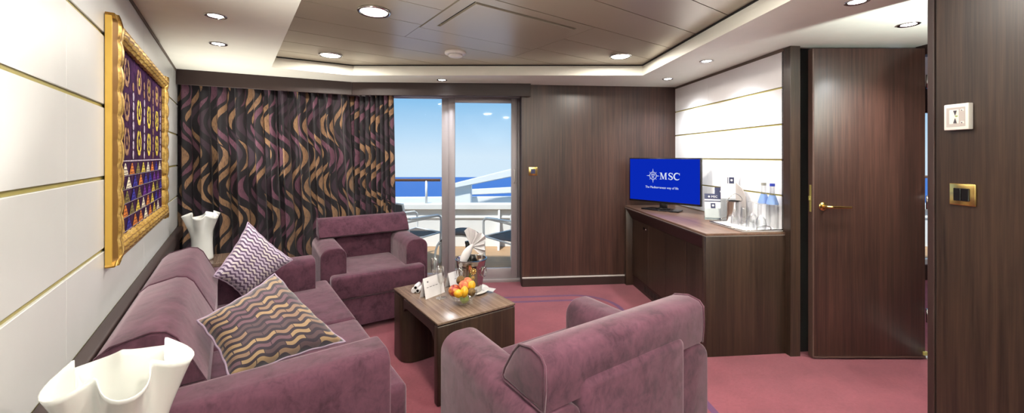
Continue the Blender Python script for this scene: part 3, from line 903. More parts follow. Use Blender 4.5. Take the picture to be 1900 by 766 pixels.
# napkin: knotted round the neck, fanned up to the right
nkp = thing('bottle_napkin', 'grey-white cloth napkin tied round the bottle neck and fanned out', 'napkin', (bp.x, bp.y, bz + .2), 0)
bm = B()
def blob(pts, rs, seg=12): tube(bm, crom(pts, 6), rs, seg)
pts = crom([(-.048, -.055, .0), (-.030, -.045, .045), (-.005, -.035, .085), (.018, -.030, .11)], 6)
tube(bm, pts, [.012 + .016 * math.sin(PI * min(1, i / (len(pts) - 1) + .15)) for i in range(len(pts))], 14)
obj('knot', bm, 'greywhite', nkp)
bm = B(); n = 6; base = Vector((.004, -.032, .098)); W_ = []
for i in range(n * 2 + 1):
    a = math.radians(112 - 150 * i / (n * 2)); rr = .116 + .012 * math.sin(i * 1.3) - .03 * (i / (2 * n)) ** 2
    d_ = .016 if i % 2 else -.016
    tip = base + Vector((math.cos(a) * rr * .95, d_ + .012 * math.cos(a), math.sin(a) * rr))
    mid = base + Vector((math.cos(a) * rr * .5, d_ * .55, math.sin(a) * rr * .5))
    b0 = base + Vector((math.cos(a) * .012, d_ * .1, math.sin(a) * .012))
    W_.append([bm.verts.new(p) for p in (b0, mid, tip)])
for a, b in zip(W_, W_[1:]):
    for k_ in range(2): bm.faces.new([a[k_], a[k_ + 1], b[k_ + 1], b[k_]])
o = obj('fan', bm, 'greywhite', nkp); md_ = o.modifiers.new('t', 'SOLIDIFY'); md_.thickness = .002

# fruit bowl: clear glass with scalloped rim
fb = onT(859.5, 563)
bw = thing('fruit_bowl', 'small clear glass bowl of fruit on the coffee table', 'bowl', (fb.x, fb.y, TH), 0)
bm = B(); seg = 48; prof = [(.0, .004, 0), (.030, .001, 0), (.036, .006, 0), (.060, .024, 0), (.078, .048, .3), (.088, .068, 1), (.085, .068, 1), (.074, .047, .3), (.056, .027, 0), (.0, .010, 0)]
rings = []
for r, z, k_ in prof:
    rings.append([bm.verts.new((r * (1 + .03 * k_ * math.cos(12 * a)) * math.cos(a), r * (1 + .03 * k_ * math.cos(12 * a)) * math.sin(a), z + .003 * k_ * math.cos(12 * a))) for a in [2 * PI * q / seg for q in range(seg)]])
for a, b in zip(rings, rings[1:]):
    for q in range(seg): f = bm.faces.new([a[q], a[(q + 1) % seg], b[(q + 1) % seg], b[q]]); f.smooth = True
obj('bowl_body', bm, 'glass', bw)
def fr_obj(kind, mat_, label, off_, r, sc_=(1, 1, 1), fn=None, stem=False, rot=(0, 0, 0)):
    bm = B(); ball(bm, (0, 0, 0), r, sc_, 22, 0, fn)
    o = thing(kind, label, kind, (fb.x + off_[0], fb.y + off_[1], TH + off_[2])); o.rotation_euler = rot
    obj('skin', bm, mat_, o)
    if stem:
        bm = B(); tube(bm, [(0, 0, r * .80), (.001, 0, r * .95), (.003, .001, r * 1.12)], .0016, 6); obj('stem', bm, 'kiwi', o)
    o['group'] = 'fruit in the glass bowl'
    return o
lem = lambda d: 1 + .14 * abs(d.z) ** 10
app = lambda d: 1 - .16 * math.exp(-((1 - abs(d.z)) * 14))
fr_obj('apple', 'apple', 'red and yellow apple at the left of the fruit bowl', (-.052, -.01, .083), .037, (1, 1, .92), app, True, (.3, -.2, 0))
fr_obj('lemon', 'lemon', 'yellow lemon at the front left of the bowl, before the apple', (-.022, -.057, .080), .025, (1, 1, 1.12), lem, rot=(1.2, .2, .3))
fr_obj('lemon', 'lemon', 'yellow lemon standing at the front middle of the bowl', (.014, -.050, .088), .025, (1, 1, 1.25), lem, rot=(.1, .1, 0))
fr_obj('lemon', 'lemon', 'yellow lemon at the back right, above the lower kiwi', (.050, -.003, .110), .025, (1, 1, 1.2), lem, rot=(.2, .4, 0))
fr_obj('peach', 'peach', 'pink peach in the middle of the fruit pile', (.004, -.008, .112), .032, (1, 1, .96), app, rot=(.5, 0, 0))
fr_obj('peach', 'peach', 'pink peach at the top behind the others', (.020, .045, .118), .030, (1, 1, .96), app)
fr_obj('kiwi', 'kiwi', 'brown kiwi topmost at the left behind the apple', (-.023, .045, .128), .026, (1, 1, 1.2), rot=(.6, .5, 0))
fr_obj('kiwi', 'kiwi', 'brown kiwi at the right rim of the bowl', (.056, -.043, .085), .024, (1, 1, 1.15), rot=(.8, .8, 0))
fr_obj('lime', 'lime', 'green lime at the bottom front of the glass bowl', (.010, -.022, .036), .024, (1.2, 1, 1), lem, rot=(0, .3, .2))

# champagne flutes
def flute(label, p):
    o = thing('champagne_flute', label, 'glass', p, 0, 'champagne flutes on the coffee table')
    bm = B(); lathe(bm, [(.0, .001), (.031, .0015), (.031, .003), (.006, .008), (.004, .02), (.004, .075), (.007, .085), (.02, .11), (.0245, .15), (.0225, .20), (.0215, .20), (.0232, .15), (.018, .112), (.004, .088), (0, .087)], 28)
    obj('glass_body', bm, 'glass', o, smooth=True)
flute('champagne flute standing before the white cards', onT(818, 553)); flute('champagne flute partly hidden behind the white card', onT(806, 533))
# folded cards
def card(label, p, rz, w, h, marks):
    o = thing('tent_card', label, 'card', p, rz, 'white folded cards on the coffee table')
    bm = B(); th = .028
    for sg in (-1, 1):
        prism(bm, [(sg * th, 0), (sg * (th - .0012), 0), (0, h - .001), (0, h)], 0, 0, w)
    obj('paper', bm, 'paper', o)
    bm = B(); tilt = math.atan2(th, h)
    mm_ = Matrix.Translation((0, -th - .0004, 0)) @ Matrix.Rotation(-tilt, 4, 'X')
    zs_ = max(m_[1] for m_ in marks) - .02 if len(marks) > 2 else 9
    for (x, z, ww, hh) in marks:
        if z <= zs_ or zs_ > 1: box(bm, x, x + ww, -.0003, 0, z, z + hh, 0, mat=mm_)
    obj('printed_line', bm, 'ink', o)
    if zs_ < 1 and any(m_[1] > zs_ for m_ in marks):
        bm = B()
        for (x, z, ww, hh) in marks:
            if z > zs_: box(bm, x, x + ww, -.0003, 0, z, z + hh, 0, mat=mm_)
        obj('printed_crest', bm, 'ink', o)
rn = random.Random(3)
def textline(x, z, w, n=7):
    out = []; cx = x
    for i in range(n):
        ww = w / n * rn.uniform(.55, .85); out.append((cx, z, ww, .0028)); cx += w / n
    return out
cp = onT(783, 556); c2p = onT(822, 541)
ca = math.atan2(c2p.y - cp.y, c2p.x - cp.x)
card('white folded card printed with a small crest, left of the flutes', (cp.x, cp.y + .02, TH), ca, .165, .125,
     [(.028, .095, .012, .003), (.031, .098, .006, .007), (.026, .101, .003, .003), (.039, .101, .003, .003)] + textline(.02, .065, .1, 4))
card('white folded card standing behind the flutes toward the ice bucket', (onT(830, 536).x - .0, onT(830, 536).y + .02, TH), ca, .13, .10, textline(.05, .052, .05, 2))
# napkin roll
np_ = onT(773, 541)
nr = thing('rolled_napkin', 'rolled white napkin with dark lining at the left corner of the table', 'napkin', (np_.x, np_.y, TH), A_L + .9)
bm = B()
for k_, (y0_, z_) in enumerate(((-.016, .016), (.014, .016), (-.002, .036))):
    tube(bm, [(-.03, y0_, z_), (.0, y0_ + .002, z_ + .001), (.05, y0_, z_)], [.014, .015, .014], 14)
obj('cloth', bm, 'greywhite', nr)
bm = B()
for y0_, z_ in ((-.016, .016), (-.002, .036)): tube(bm, [(-.0315, y0_, z_), (-.030, y0_, z_)], .009, 12)
obj('lining', bm, 'black', nr)

# ------------------------------------------------------------------ credenza
K0 = Vector((1.249, 2.653, 0)); KL = 1.545; KD = .612; KH = .831
KR = thing('sideboard', 'long dark wood sideboard carrying the television and tray', 'sideboard', K0, A_R)
# local x = PD (towards wall), y = RD (away)
bm = B(); prism(bm, [(0, 0), (KD, 0), (KD, KL), (0, KL)], 2, KH - .016, KH, bev=.002, seg=2); o = obj('worktop', bm, 'wood_y', KR, smooth=30)
bm = B(); box(bm, .004, KD, .004, KL, KH - .022, KH - .016, 0); obj('reveal', bm, 'thermo_grey', KR)
bm = B(); box(bm, 0, KD, 0, .05, 0, KH - .022, 0, .003, 2); obj('side_panel', bm, 'wood', KR, smooth=30)
bm = B(); box(bm, 0, KD, KL - .05, KL, 0, KH - .022, 0, .003, 2); obj('side_panel', bm, 'wood', KR, smooth=30)
bm = B(); prism(bm, [(.0, KH - .022), (.0, KH - .03), (.065, KH - .135), (.09, KH - .135), (.09, KH - .022)], 1, .05, KL - .05); obj('fascia', bm, 'wood_deep', KR)
bm = B(); box(bm, .085, KD, .05, KL - .05, .0, KH - .14, 0); obj('carcass', bm, 'wood_deep', KR)
dw = [(.052, .40), (.403, .745), (.748, 1.09), (1.093, 1.493)]
for i_, (a, b) in enumerate(dw):
    bm = B(); box(bm, .068, .086, a, b, .115, KH - .138, 0, .0015, 1); dd = obj('door', bm, 'wood', KR)
    if i_ == 3:
        bm = B(); ball(bm, (.062, a + .04, KH - .185), .009, seg=12); obj('knob', bm, 'chrome', dd)
        bm = B(); box(bm, .064, .069, a + .075, a + .12, KH - .195, KH - .172, 0, .001, 1); obj('lock_plate', bm, 'black', dd)
bm = B(); box(bm, .075, .09, .05, KL - .05, 0, .11, 0); obj('plinth', bm, 'wood_deep', KR)
bm = B()
for z in (.035, .05, .065, .08):
    for c in range(9):
        y_ = .55 + c * .075; box(bm, .0725, .076, y_, y_ + .055, z, z + .006, 0)
g_ = obj('vent_grille', bm, 'gap', KR)

def onK(x, y): return pix(x, y, KH)
# television
tvd = 3.80
tc = onK(1236, 387.5)
ang = math.atan2(-.53, .50)
tl = Vector(((1167.5 - CX) / F * 4.07, 4.07)); tr_ = Vector(((1301 - CX) / F * 3.53, 3.53))
TWd = (tr_ - tl).length; ang = math.atan2(tr_.y - tl.y, tr_.x - tl.x); mid = (tl + tr_) / 2
z0t, z1t = EYE - 93.8 / F * 3.53, EYE - 3 / F * 3.53
TV = thing('television', 'flat television showing a blue screen on the sideboard', 'television', (mid.x, mid.y, KH), ang)
hw = TWd / 2; za, zb = z0t - KH, z1t - KH
bm = B(); box(bm, -hw, hw, 0, .03, za, zb, 0, .003, 2); box(bm, -hw * .7, hw * .7, .03, .055, za + .05, zb - .1, 0, .008, 2); obj('casing', bm, 'black', TV, smooth=40)
bm = B(); box(bm, -hw + .011, hw - .011, -.001, .0, za + .018, zb - .011, 0); scr = obj('screen', bm, 'screen', TV)
bm = B(); box(bm, -.035, .035, .004, .03, .012, za + .004, 0, .004, 2); obj('stand_neck', bm, 'black', TV, smooth=40)
bm = B()
prism(bm, [(-.19, -.07), (-.02, -.085), (.02, -.085), (.19, -.07), (.16, .085), (-.16, .085)], 2, .0, .012, bev=.003, seg=2)
box(bm, -.06, .06, -.03, .05, .012, .022, 0, .004, 2)
obj('stand_base', bm, 'black', TV, smooth=40)
# logo and lettering (serif M S C, star crest, tagline)
bm = B()
def poly(pts, ox, oz, sc_):
    vs = [bm.verts.new((ox + x * sc_, -.0016, oz + z * sc_)) for x, z in pts]
    r_ = bmesh.ops.triangle_fill if False else None
    bm.faces.new(vs)
def bar(x0, z0, x1, z1, w0, w1, ox, oz, sc_):
    dx, dz = x1 - x0, z1 - z0; l = math.hypot(dx, dz); nx, nz = -dz / l, dx / l
    poly([(x0 + nx * w0 / 2, z0 + nz * w0 / 2), (x1 + nx * w1 / 2, z1 + nz * w1 / 2), (x1 - nx * w1 / 2, z1 - nz * w1 / 2), (x0 - nx * w0 / 2, z0 - nz * w0 / 2)], ox, oz, sc_)
def stroke(pts, ws, ox, oz, sc_):
    P_ = [Vector(p) for p in pts]
    n = len(P_); Lf, Rt = [], []
    for i in range(n):
        d_ = (P_[min(i + 1, n - 1)] - P_[max(i - 1, 0)]).normalized(); nn = Vector((-d_.y, d_.x)) * ws(i / (n - 1)) / 2
        Lf.append(P_[i] + nn); Rt.append(P_[i] - nn)
    for i in range(n - 1): poly([tuple(Lf[i]), tuple(Lf[i + 1]), tuple(Rt[i + 1]), tuple(Rt[i])], ox, oz, sc_)
zc = (za + zb) / 2
LH = .064; ox = -.030; oz = zc + .012
# M
for x in (.18, .98): bar(x, 0, x, 1, (.07 if x < .5 else .18), (.07 if x < .5 else .18), ox, oz, LH)
bar(.22, 1, .60, .04, .20, .16, ox, oz, LH); bar(.58, .04, .92, 1, .07, .07, ox, oz, LH)
for x in (.18, .98): bar(x - .17, .03, x + .17, .03, .06, .06, ox, oz, LH)
bar(.0, .97, .3, .97, .06, .06, ox, oz, LH); bar(.88, .97, 1.18, .97, .06, .06, ox, oz, LH)
# S
so = ox + 1.38 * LH
ps = [(.62, .78), (.52, .93), (.34, .97), (.16, .90), (.09, .74), (.18, .60), (.36, .50), (.54, .38), (.62, .24), (.54, .08), (.34, .02), (.16, .07), (.06, .24)]
cs_ = [tuple(p)[:2] for p in crom([(a, b, 0) for a, b in ps], 4)]
stroke(cs_, lambda t: .07 + .13 * math.sin(PI * t) ** 2, so, oz, LH)
bar(.63, .70, .63, 1.0, .05, .05, so, oz, LH); bar(.05, .0, .05, .30, .05, .05, so, oz, LH)
# C
co = so + .84 * LH
pc_ = [(.5 + .46 * math.cos(a) * 1.0, .5 + .48 * math.sin(a)) for a in [math.radians(42 + i * (276 / 24)) for i in range(25)]]
stroke(pc_, lambda t: .06 + .15 * math.sin(PI * t), co, oz, LH)
bar(.87, .68, .87, 1.0, .05, .05, co, oz, LH)
obj('lettering', bm, 'screen_white', scr, recalc=False); bm = B()
# star crest
cxs, czs = -.100, zc + .043
KS = 1.2
R0 = .026
for i in range(16):
    a = 2 * PI * i / 16; rr = .058 if i % 4 == 0 else (.044 if i % 2 == 0 else .036); w = .007 if i % 4 == 0 else .005
    p0 = (math.cos(a) * .030, math.sin(a) * .030); p1 = (math.cos(a) * rr, math.sin(a) * rr)
    bar(p0[0], p0[1], p1[0], p1[1], w, .0006, cxs, czs, KS)
n = 40
for i in range(n):
    a, b = 2 * PI * i / n, 2 * PI * (i + 1) / n
    poly([(R0 * math.cos(a), R0 * math.sin(a)), (R0 * math.cos(b), R0 * math.sin(b)), ((R0 + .003) * math.cos(b), (R0 + .003) * math.sin(b)), ((R0 + .003) * math.cos(a), (R0 + .003) * math.sin(a))], cxs, czs, KS)
# m over s c inside the ring
for x in (-.012, 0, .012): bar(x, .001, x, .013, .0045, .0045, cxs, czs, KS)
stroke([(-.012, .012), (-.006, .016), (0, .012), (.006, .016), (.012, .012)], lambda t: .004, cxs, czs, KS)
stroke([(-.002, -.004), (-.008, -.003), (-.011, -.007), (-.006, -.010), (-.002, -.013), (-.006, -.017), (-.011, -.016)], lambda t: .0035, cxs, czs, KS)
stroke([(.011, -.004), (.005, -.003), (.002, -.010), (.005, -.017), (.011, -.016)], lambda t: .0035, cxs, czs, KS)
obj('emblem', bm, 'screen_white', scr, recalc=False); bm = B()
text_mesh(bm, 'The Mediterranean way of life', .031, Matrix.Translation((-.012, -.0014, zc - .078)) @ UP, stretch=.90, align='CENTER')
for v in bm.verts: v.co.x -= .0
lg = obj('tagline', bm, 'screen_white', scr, recalc=False)

# tray with glasses
tf = Vector((1.525, 2.70, 0))
TR = thing('serving_tray', 'clear flat serving tray on the near end of the sideboard', 'tray', (tf.x, tf.y, KH), A_R)
bm = B(); box(bm, 0, .30, 0, .40, .0015, .008, 0, .002, 1)
obj('base', bm, 'paper', TR)
bm = B(); tube(bm, [(.0, .0, .012), (.30, .0, .012), (.30, .40, .012), (.0, .40, .012)], .004, 8, closed=True); obj('rim', bm, 'chrome', TR)
for yy in (.0, .4):
    bm = B(); tube(bm, crom([(.10, yy, .012), (.10, yy, .03), (.13, yy, .04), (.17, yy, .04), (.20, yy, .03), (.20, yy, .012)], 4), .003, 8); obj('handle', bm, 'chrome', TR)
KTZ = KH + .0085
def onKT(x, y):
    v = onK(x, y); v.z = KTZ; return v
def onTray(lx, ly): 
    v = tf + PD.to_3d() * lx + RD.to_3d() * ly; return Vector((v.x, v.y, KTZ))
def glassware(name, label, loc, prof, cat, group, seg=28, z=0):
    o = thing(name, label, cat, loc, 0, group)
    bm = B(); lathe(bm, prof, seg); obj('glass_body', bm, 'glass', o, smooth=50); return o
tum = [(0, .069), (.024, .069), (.026, .066), (.0295, .0), (.0280, .0), (.0245, .060), (0, .062)]
for lab, lx, ly, dz in (('upturned tumbler at the front left of the tray before the steel pail', 1364, 419, 0), ('upturned tumbler at the front of the tray, beneath another tumbler', 1382, 421, 0),
                        ('upturned tumbler stacked on top of another at the front of the tray', 1382, 421, .0705), ('upturned tumbler between the stacked tumblers and the wine glasses', 1392, 427.5, 0)):
    p = onKT(lx, ly); p.z += dz; glassware('tumbler', lab, p, tum, 'glass', 'tumblers on the tray')
wine = [(0, .185), (.033, .184), (.034, .182), (.006, .176), (.0035, .165), (.0035, .105), (.012, .097), (.029, .075), (.035, .04), (.031, .0), (.030, .0), (.0335, .04), (.0275, .073), (.01, .093), (0, .094)]
for lab, lx, ly in (('upturned wine glass nearer the front of the tray', 1397, 423.5), ('upturned wine glass close to the water bottles', 1412, 428.5)):
    glassware('wine_glass', lab, onKT(lx, ly), wine, 'glass', 'wine glasses on the tray')
bot = [(0, .001), (.036, 0), (.040, .006), (.040, .14), (.038, .175), (.026, .218), (.0155, .25), (.0145, .300), (0, .301)]
for lab, lx, ly, cap in (('clear water bottle with a grey cap, behind the other bottle', 1417, 423.3, 'greycap'), ('clear water bottle with a blue cap, nearest the wall', 1433, 427.4, 'bluecap')):
    o = thing('water_bottle', lab, 'bottle', onKT(lx, ly), 0, 'water bottles on the tray')
    bm = B(); lathe(bm, bot, 28); obj('bottle_body', bm, 'glass', o, smooth=50)
    bm = B(); lathe(bm, [(.0, .301), (.0165, .301), (.0165, .320), (.0, .321)], 20); obj('cap', bm, cap, o, smooth=40)
    bm = B(); lathe(bm, [(.0386, .175), (.0330, .197), (.0266, .218), (.0200, .238)], 28); obj('label_band', bm, 'label_blue', o, smooth=True)
p = onKT(1362, 415)
o = thing('steel_ice_pail', 'plain steel cylinder ice pail at the back of the tray', 'ice pail', p)
bm = B(); lathe(bm, [(0, .0), (.051, 0), (.052, .003), (.052, .158), (.054, .162), (.054, .168), (.050, .168), (.050, .01), (0, .008)], 40); obj('body', bm, 'steel', o, smooth=40)
bm = B(); tube(bm, crom([(-.054, 0, .15), (-.050, -.02, .19), (0, -.02, .225), (.050, -.02, .19), (.054, 0, .15)], 6), .0025, 8); obj('bail_handle', bm, 'chrome', o)

# leaflets and stands left of the tray
def stand(name, label, loc, rz, w, h, tilt, parts, group='leaflets beside the tray'):
    o = thing(name, label, 'leaflet', loc, rz, group)
    R_ = Matrix.Rotation(-tilt, 4, 'X')
    bm = B(); box(bm, -w / 2, w / 2, 0, .004, .002, h, 0, mat=R_); obj('paper', bm, 'paper', o)
    for nm, m_, x0, x1, z0, z1 in parts:
        bm = B(); box(bm, x0, x1, -.0012, -.0002, z0, z1, 0, mat=R_); obj(nm, bm, m_, o)
    bm = B(); box(bm, -w / 2 - .003, w / 2 + .003, -.004, -.002, 0, h * .45, 0, mat=R_); box(bm, -w / 2 - .003, w / 2 + .003, .005, .007, 0, h * .9, 0, mat=R_)
    box(bm, -w / 2 - .003, w / 2 + .003, -.004, .05, 0, .0015, 0); box(bm, -w / 2 - .003, -w / 2 - .001, .0, .05, .0, .03, 0)
    obj('acrylic_holder', bm, 'acrylic', o)
    return o, R_
def txt(o, R_, body, size, x, z, m_='paper', stretch=1):
    bm = B(); text_mesh(bm, body, size, R_ @ Matrix.Translation((x, -.0018, z)) @ UP, stretch=stretch, extrude=.0002); obj('lettering', bm, m_, o, recalc=False)
def emblem(o, R_, x, z, s, m_='paper'):
    bm = B()
    for i in range(12):
        a = 2 * PI * i / 12
        vs = [bm.verts.new(R_ @ Vector((x + s * k1 * math.cos(a + k2), -.002, z + s * k1 * math.sin(a + k2)))) for k1, k2 in ((.5, -.2), (1, 0), (.5, .2))]
        bm.faces.new(vs)
    n_ = 14; vs = [bm.verts.new(R_ @ Vector((x + s * .62 * math.cos(2 * PI * i / n_), -.0021, z + s * .62 * math.sin(2 * PI * i / n_)))) for i in range(n_)]; bm.faces.new(vs)
    obj('emblem', bm, m_, o, recalc=False)
fp = onK(1324, 408)
o, R_ = stand('leaflet', 'white leaflet with a navy header reading MSC, nearest the television', (fp.x, fp.y + .0, KH), -.30, .125, .215, .22,
              [('navy_band', 'navy', -.0625, .0625, .17, .215), ('navy_strip', 'navy', -.0625, .0625, .150, .158), ('dark_square', 'navy', -.018, .018, .095, .138), ('foot_band', 'navy', -.0625, .0625, .005, .018)])
txt(o, R_, 'MSC', .024, .012, .183); emblem(o, R_, -.028, .191, .010); emblem(o, R_, 0, .118, .012)
fp2 = onK(1341, 405)
o, R_ = stand('leaflet', 'navy booklet standing behind the white leaflet', (fp2.x, fp2.y, KH), -.42, .12, .26, .20,
              [('cover', 'navy', -.06, .06, .01, .26)])
emblem(o, R_, -.01, .225, .013)
fp3 = onK(1353, 409.5) - Vector((0, .11, 0))
o, R_ = stand('leaflet', 'tall white brochure leaning above the steel ice pail', (fp3.x, fp3.y + .11, KH), -.40, .12, .40, .05,
              [('dark_square', 'navy', .0, .036, .300, .350), ('blue_stripe', 'navy', -.012, -.007, .300, .350)])
emblem(o, R_, .018, .327, .012)
# grey angular stand behind
gp = onTray(.20, .37)
gs = obj('brochure_rack', (lambda b_: (prism(b_, [(-.06, 0), (.06, 0), (.06, .20), (.02, .26), (-.06, .30)], 1, 0, .006, bev=.001, seg=1), b_)[1])(B()), 'thermo_grey')
place(gs, (1.735, 3.11, KTZ), A_R - PI / 2); tag(gs, 'grey angular plate standing behind the steel ice pail', 'rack')

# ------------------------------------------------------------------ wall fittings
def plate(name, label, cat, frame, x, z, w, h, th, outer, inner_parts, group=None):
    o = thing(name, label, cat, (0, 0, 0), 0, group)
    loc = frame @ Vector((x, 0, z)); o.location = loc
    mi_ = Matrix.Translation(-loc) @ frame
    bm = B(); box(bm, x - w / 2, x + w / 2, .0005, th, z - h / 2, z + h / 2, 0, .003, 3, mat=mi_); obj('plate', bm, outer, o, smooth=40)
    for nm, mt, x0, x1, z0, z1, t_ in inner_parts:
        bm = B(); box(bm, x + x0, x + x1, th - .001, th + t_, z + z0, z + z1, 0, min(.0015, t_ * .5), 1, mat=mi_); obj(nm, bm, mt, o)
    return o, mi_, x, z, th
# door-side wall switch by the balcony (gold)
mback = fr(W0, PD, -RD)
sx_ = ((989 - CX) / F * 4.11 - W0.x)
plate('light_switch', 'small gold plate switch on the wooden wall beside the balcony door', 'switch', mback, sx_, 1.195, .092, .09, .009, 'gold',
      [('rocker', 'navy', -.022, .022, -.024, .024, .004)], 'gold light switches')
def on_entry(x, y):    # point on the entry wall plane for a pixel
    k = (x - CX) / F; t_ = (k * EA.y - EA.x) / (-RD.x + k * RD.y) ; p = EA - RD.to_3d() * t_
    return t_, EYE - (y - CY) / F * p.y, p.y
t_, z_, d_ = on_entry(1783, 217)
o, mi_, x_, zz_, th_ = plate('thermostat', 'white square thermostat above the gold switch', 'thermostat', me_, t_, z_, .078, .098, .022, 'whitegloss',
      [('grey_panel', 'thermo_grey', -.030, .030, -.036, .036, .001), ('dial_window', 'whitegloss', -.020, .010, -.027, .027, .002),
       ('up_button', 'whitegloss', .016, .026, .018, .028, .003), ('down_button', 'whitegloss', .016, .026, -.028, -.018, .003)])
bm = B()
def triang(pts, mi=0):
    vs = [bm.verts.new(mi_ @ Vector((x_ + a, th_ + .0035, zz_ + b))) for a, b in pts]; bm.faces.new(vs)
triang([(-.006, .024), (.006, .024), (.000, .004)]); triang([(-.006, -.024), (.006, -.024), (.000, -.004)])
triang([(.018, .021), (.024, .021), (.021, .026)]); triang([(.018, -.021), (.021, -.026), (.024, -.021)])
obj('markings', bm, 'ink', o, recalc=False)
bm = B(); vs = [bm.verts.new(mi_ @ Vector((x_ + a, th_ + .0036, zz_ + b))) for a, b in ((.0, .001), (.009, .001), (.009, .004), (.0, .004))]; bm.faces.new(vs)
obj('green_mark', bm, 'lime', o, recalc=False)
t_, z_, d_ = on_entry(1788, 361)
plate('light_switch', 'large gold double light switch with black rockers below the thermostat', 'switch', me_, t_, z_, .082, .082, .008, 'gold',
      [('rocker', 'black', -.024, -.001, -.024, .024, .005), ('rocker', 'black', .001, .024, -.024, .024, .005)], 'gold light switches')

# ------------------------------------------------------------------ vase lamps on side tables
def vase(label, loc, rz, seed=0, e=125):
    o = thing('glass_vase_lamp', label, 'lamp', loc, rz, 'white ruffled glass lamps')
    bm = B(); seg = 96; prof = []
    Hh = .355; NZ = 26
    def pt(a, t, inner):
        fl = max(0, (t - .45) / .55); k = fl ** 1.7
        base = (.074 - .006 * math.sin(PI * min(1, t / .8))) if t > .02 else .066 + .4 * t
        ruff = .5 + .5 * math.cos(5 * a + .6 * math.sin(a + seed))
        r = base + k * (.004 + .050 * ruff ** 1.2) - (.004 if inner else 0)
        z = Hh * t + k * (.022 * (1 - ruff) - .010 * ruff) + k * .012 * math.sin(2 * a + seed)
        return Vector((r * math.cos(a + .10 * k * math.sin(5 * a)), r * math.sin(a + .10 * k * math.sin(5 * a)), z))
    R_ = []
    for t in [i / NZ for i in range(NZ + 1)]: R_.append([bm.verts.new(pt(2 * PI * q / seg, t, False)) for q in range(seg)])
    for t in [i / NZ for i in range(NZ, 1, -1)]: R_.append([bm.verts.new(pt(2 * PI * q / seg, t, True)) for q in range(seg)])
    for a, b in zip(R_, R_[1:]):
        for q in range(seg): f = bm.faces.new([a[q], a[(q + 1) % seg], b[(q + 1) % seg], b[q]]); f.smooth = True
    bm.faces.new(list(reversed(R_[0]))); bm.faces.new(R_[-1])
    obj('shade', bm, 'opal', o)
    l = bpy.data.lights.new('vase_bulb', 'SPOT'); l.energy = e; l.spot_size = math.radians(110); l.spot_blend = 1; l.shadow_soft_size = .03; l.color = (1, .95, .86)
    lo = bpy.data.objects.new('bulb', l); COL.objects.link(lo); lo.parent = o; lo.location = (0, 0, .34); lo.rotation_mode = 'QUATERNION'
    lo.rotation_quaternion = (Matrix.Rotation(-rz, 3, 'Z') @ Vector((ND.x * .5, ND.y * .5, 1))).to_track_quat('-Z', 'Y')
    return o
def side_table(label, s, u, w=.36):
    o = thing('side_table', label, 'table', su(s, u), A_L, 'side tables beside the sofa')
    bm = B(); box(bm, -w / 2, w / 2, -w / 2, w / 2, .50, .53, 0, .003, 2); obj('tabletop', bm, 'wood_top', o)
    bm = B(); box(bm, -w / 2 + .01, w / 2 - .01, -w / 2 + .01, w / 2 - .01, 0, .50, 0, .003, 2); obj('cabinet', bm, 'wood', o)
side_table('dark wood side table under the near glass lamp', 1.21, -.15); side_table('dark wood side table in the corner under the far glass lamp', 4.0, -.15)
L1 = su(1.225, -.195); L2 = su(4.0, -.19)
vase('white ruffled glass lamp at the bottom left corner, near the camera', (L1.x, L1.y, .531), .5, 1.0, 150)
vase('white ruffled glass lamp in the far corner before the curtain', (L2.x, L2.y, .531), 1.3, 2.2, 75)

# ------------------------------------------------------------------ ceiling fittings
def big_light(label, p):
    o = thing('ceiling_light', label, 'ceiling light', (p.x, p.y, ZT), 0, 'large round ceiling lights')
    bm = B(); lathe(bm, [(.072, -.001), (.092, -.003), (.093, -.008), (.088, -.013), (.078, -.012), (.072, -.004)], 40); obj('trim_ring', bm, 'chrome', o, smooth=True)
    bm = B(); lathe(bm, [(0, -.016), (.04, -.0155), (.07, -.011), (.077, -.006), (.077, -.002)], 40); obj('diffuser', bm, 'lamp_warm', o, smooth=True)
    l = bpy.data.lights.new('ceiling_light_bulb', 'AREA'); l.shape = 'DISK'; l.size = .15; l.energy = BIG_W; l.color = (1, .92, .82)
    lo = bpy.data.objects.new('bulb', l); COL.objects.link(lo); lo.parent = o; lo.location = (0, 0, -.022)
def spot(label, p, energy=None, off=0):
    o = thing('recessed_spotlight', label, 'spotlight', (p.x, p.y, ZC), 0, 'small recessed spotlights')
    bm = B(); lathe(bm, [(.034, -.001), (.050, -.001), (.051, -.004), (.046, -.006), (.036, -.004), (.034, -.001)], 32); obj('trim_ring', bm, 'chrome', o, smooth=True)
    bm = B(); lathe(bm, [(0, -.006), (.02, -.005), (.034, -.002)], 28); obj('bulb_face', bm, 'lamp_cool', o, smooth=True)
    l = bpy.data.lights.new('spot_bulb', 'SPOT'); l.energy = energy or SPOT_W; l.spot_size = math.radians(135); l.spot_blend = .95; l.shadow_soft_size = .03; l.color = (.93, .97, 1)
    lo = bpy.data.objects.new('bulb', l); COL.objects.link(lo); lo.parent = o; lo.location = (0, 0, -.042)
BIG_W, SPOT_W = 15, 19
for lab, x, y in (('largest round ceiling light, nearest, left of the hatch', 694, 20), ('round ceiling light in the left rear corner of the tray', 613, 101), ('round ceiling light in the right rear corner of the tray', 1151, 103)):
    big_light(lab, pix(x, y, ZT))
for lab, x, y in (('nearer of the two spotlights in the left soffit', 400, 29), ('farther of the two spotlights in the left soffit', 405, 81), ('spotlight above the balcony door', 820, 148),
                  ('spotlight in the rear right ceiling corner', 1239, 146), ('spotlight above the sideboard', 1311, 113), ('spotlight above the open wooden door', 1686, 45)):
    spot(lab, pix(x, y, ZC), SPOT_W * (3.2 if x > 1600 else 2.1 if x > 1200 else 1.1))
p = pix(845, 97, ZT)
o = thing('smoke_detector', 'white round smoke detector in the bronze ceiling tray', 'smoke detector', (p.x, p.y, ZT))
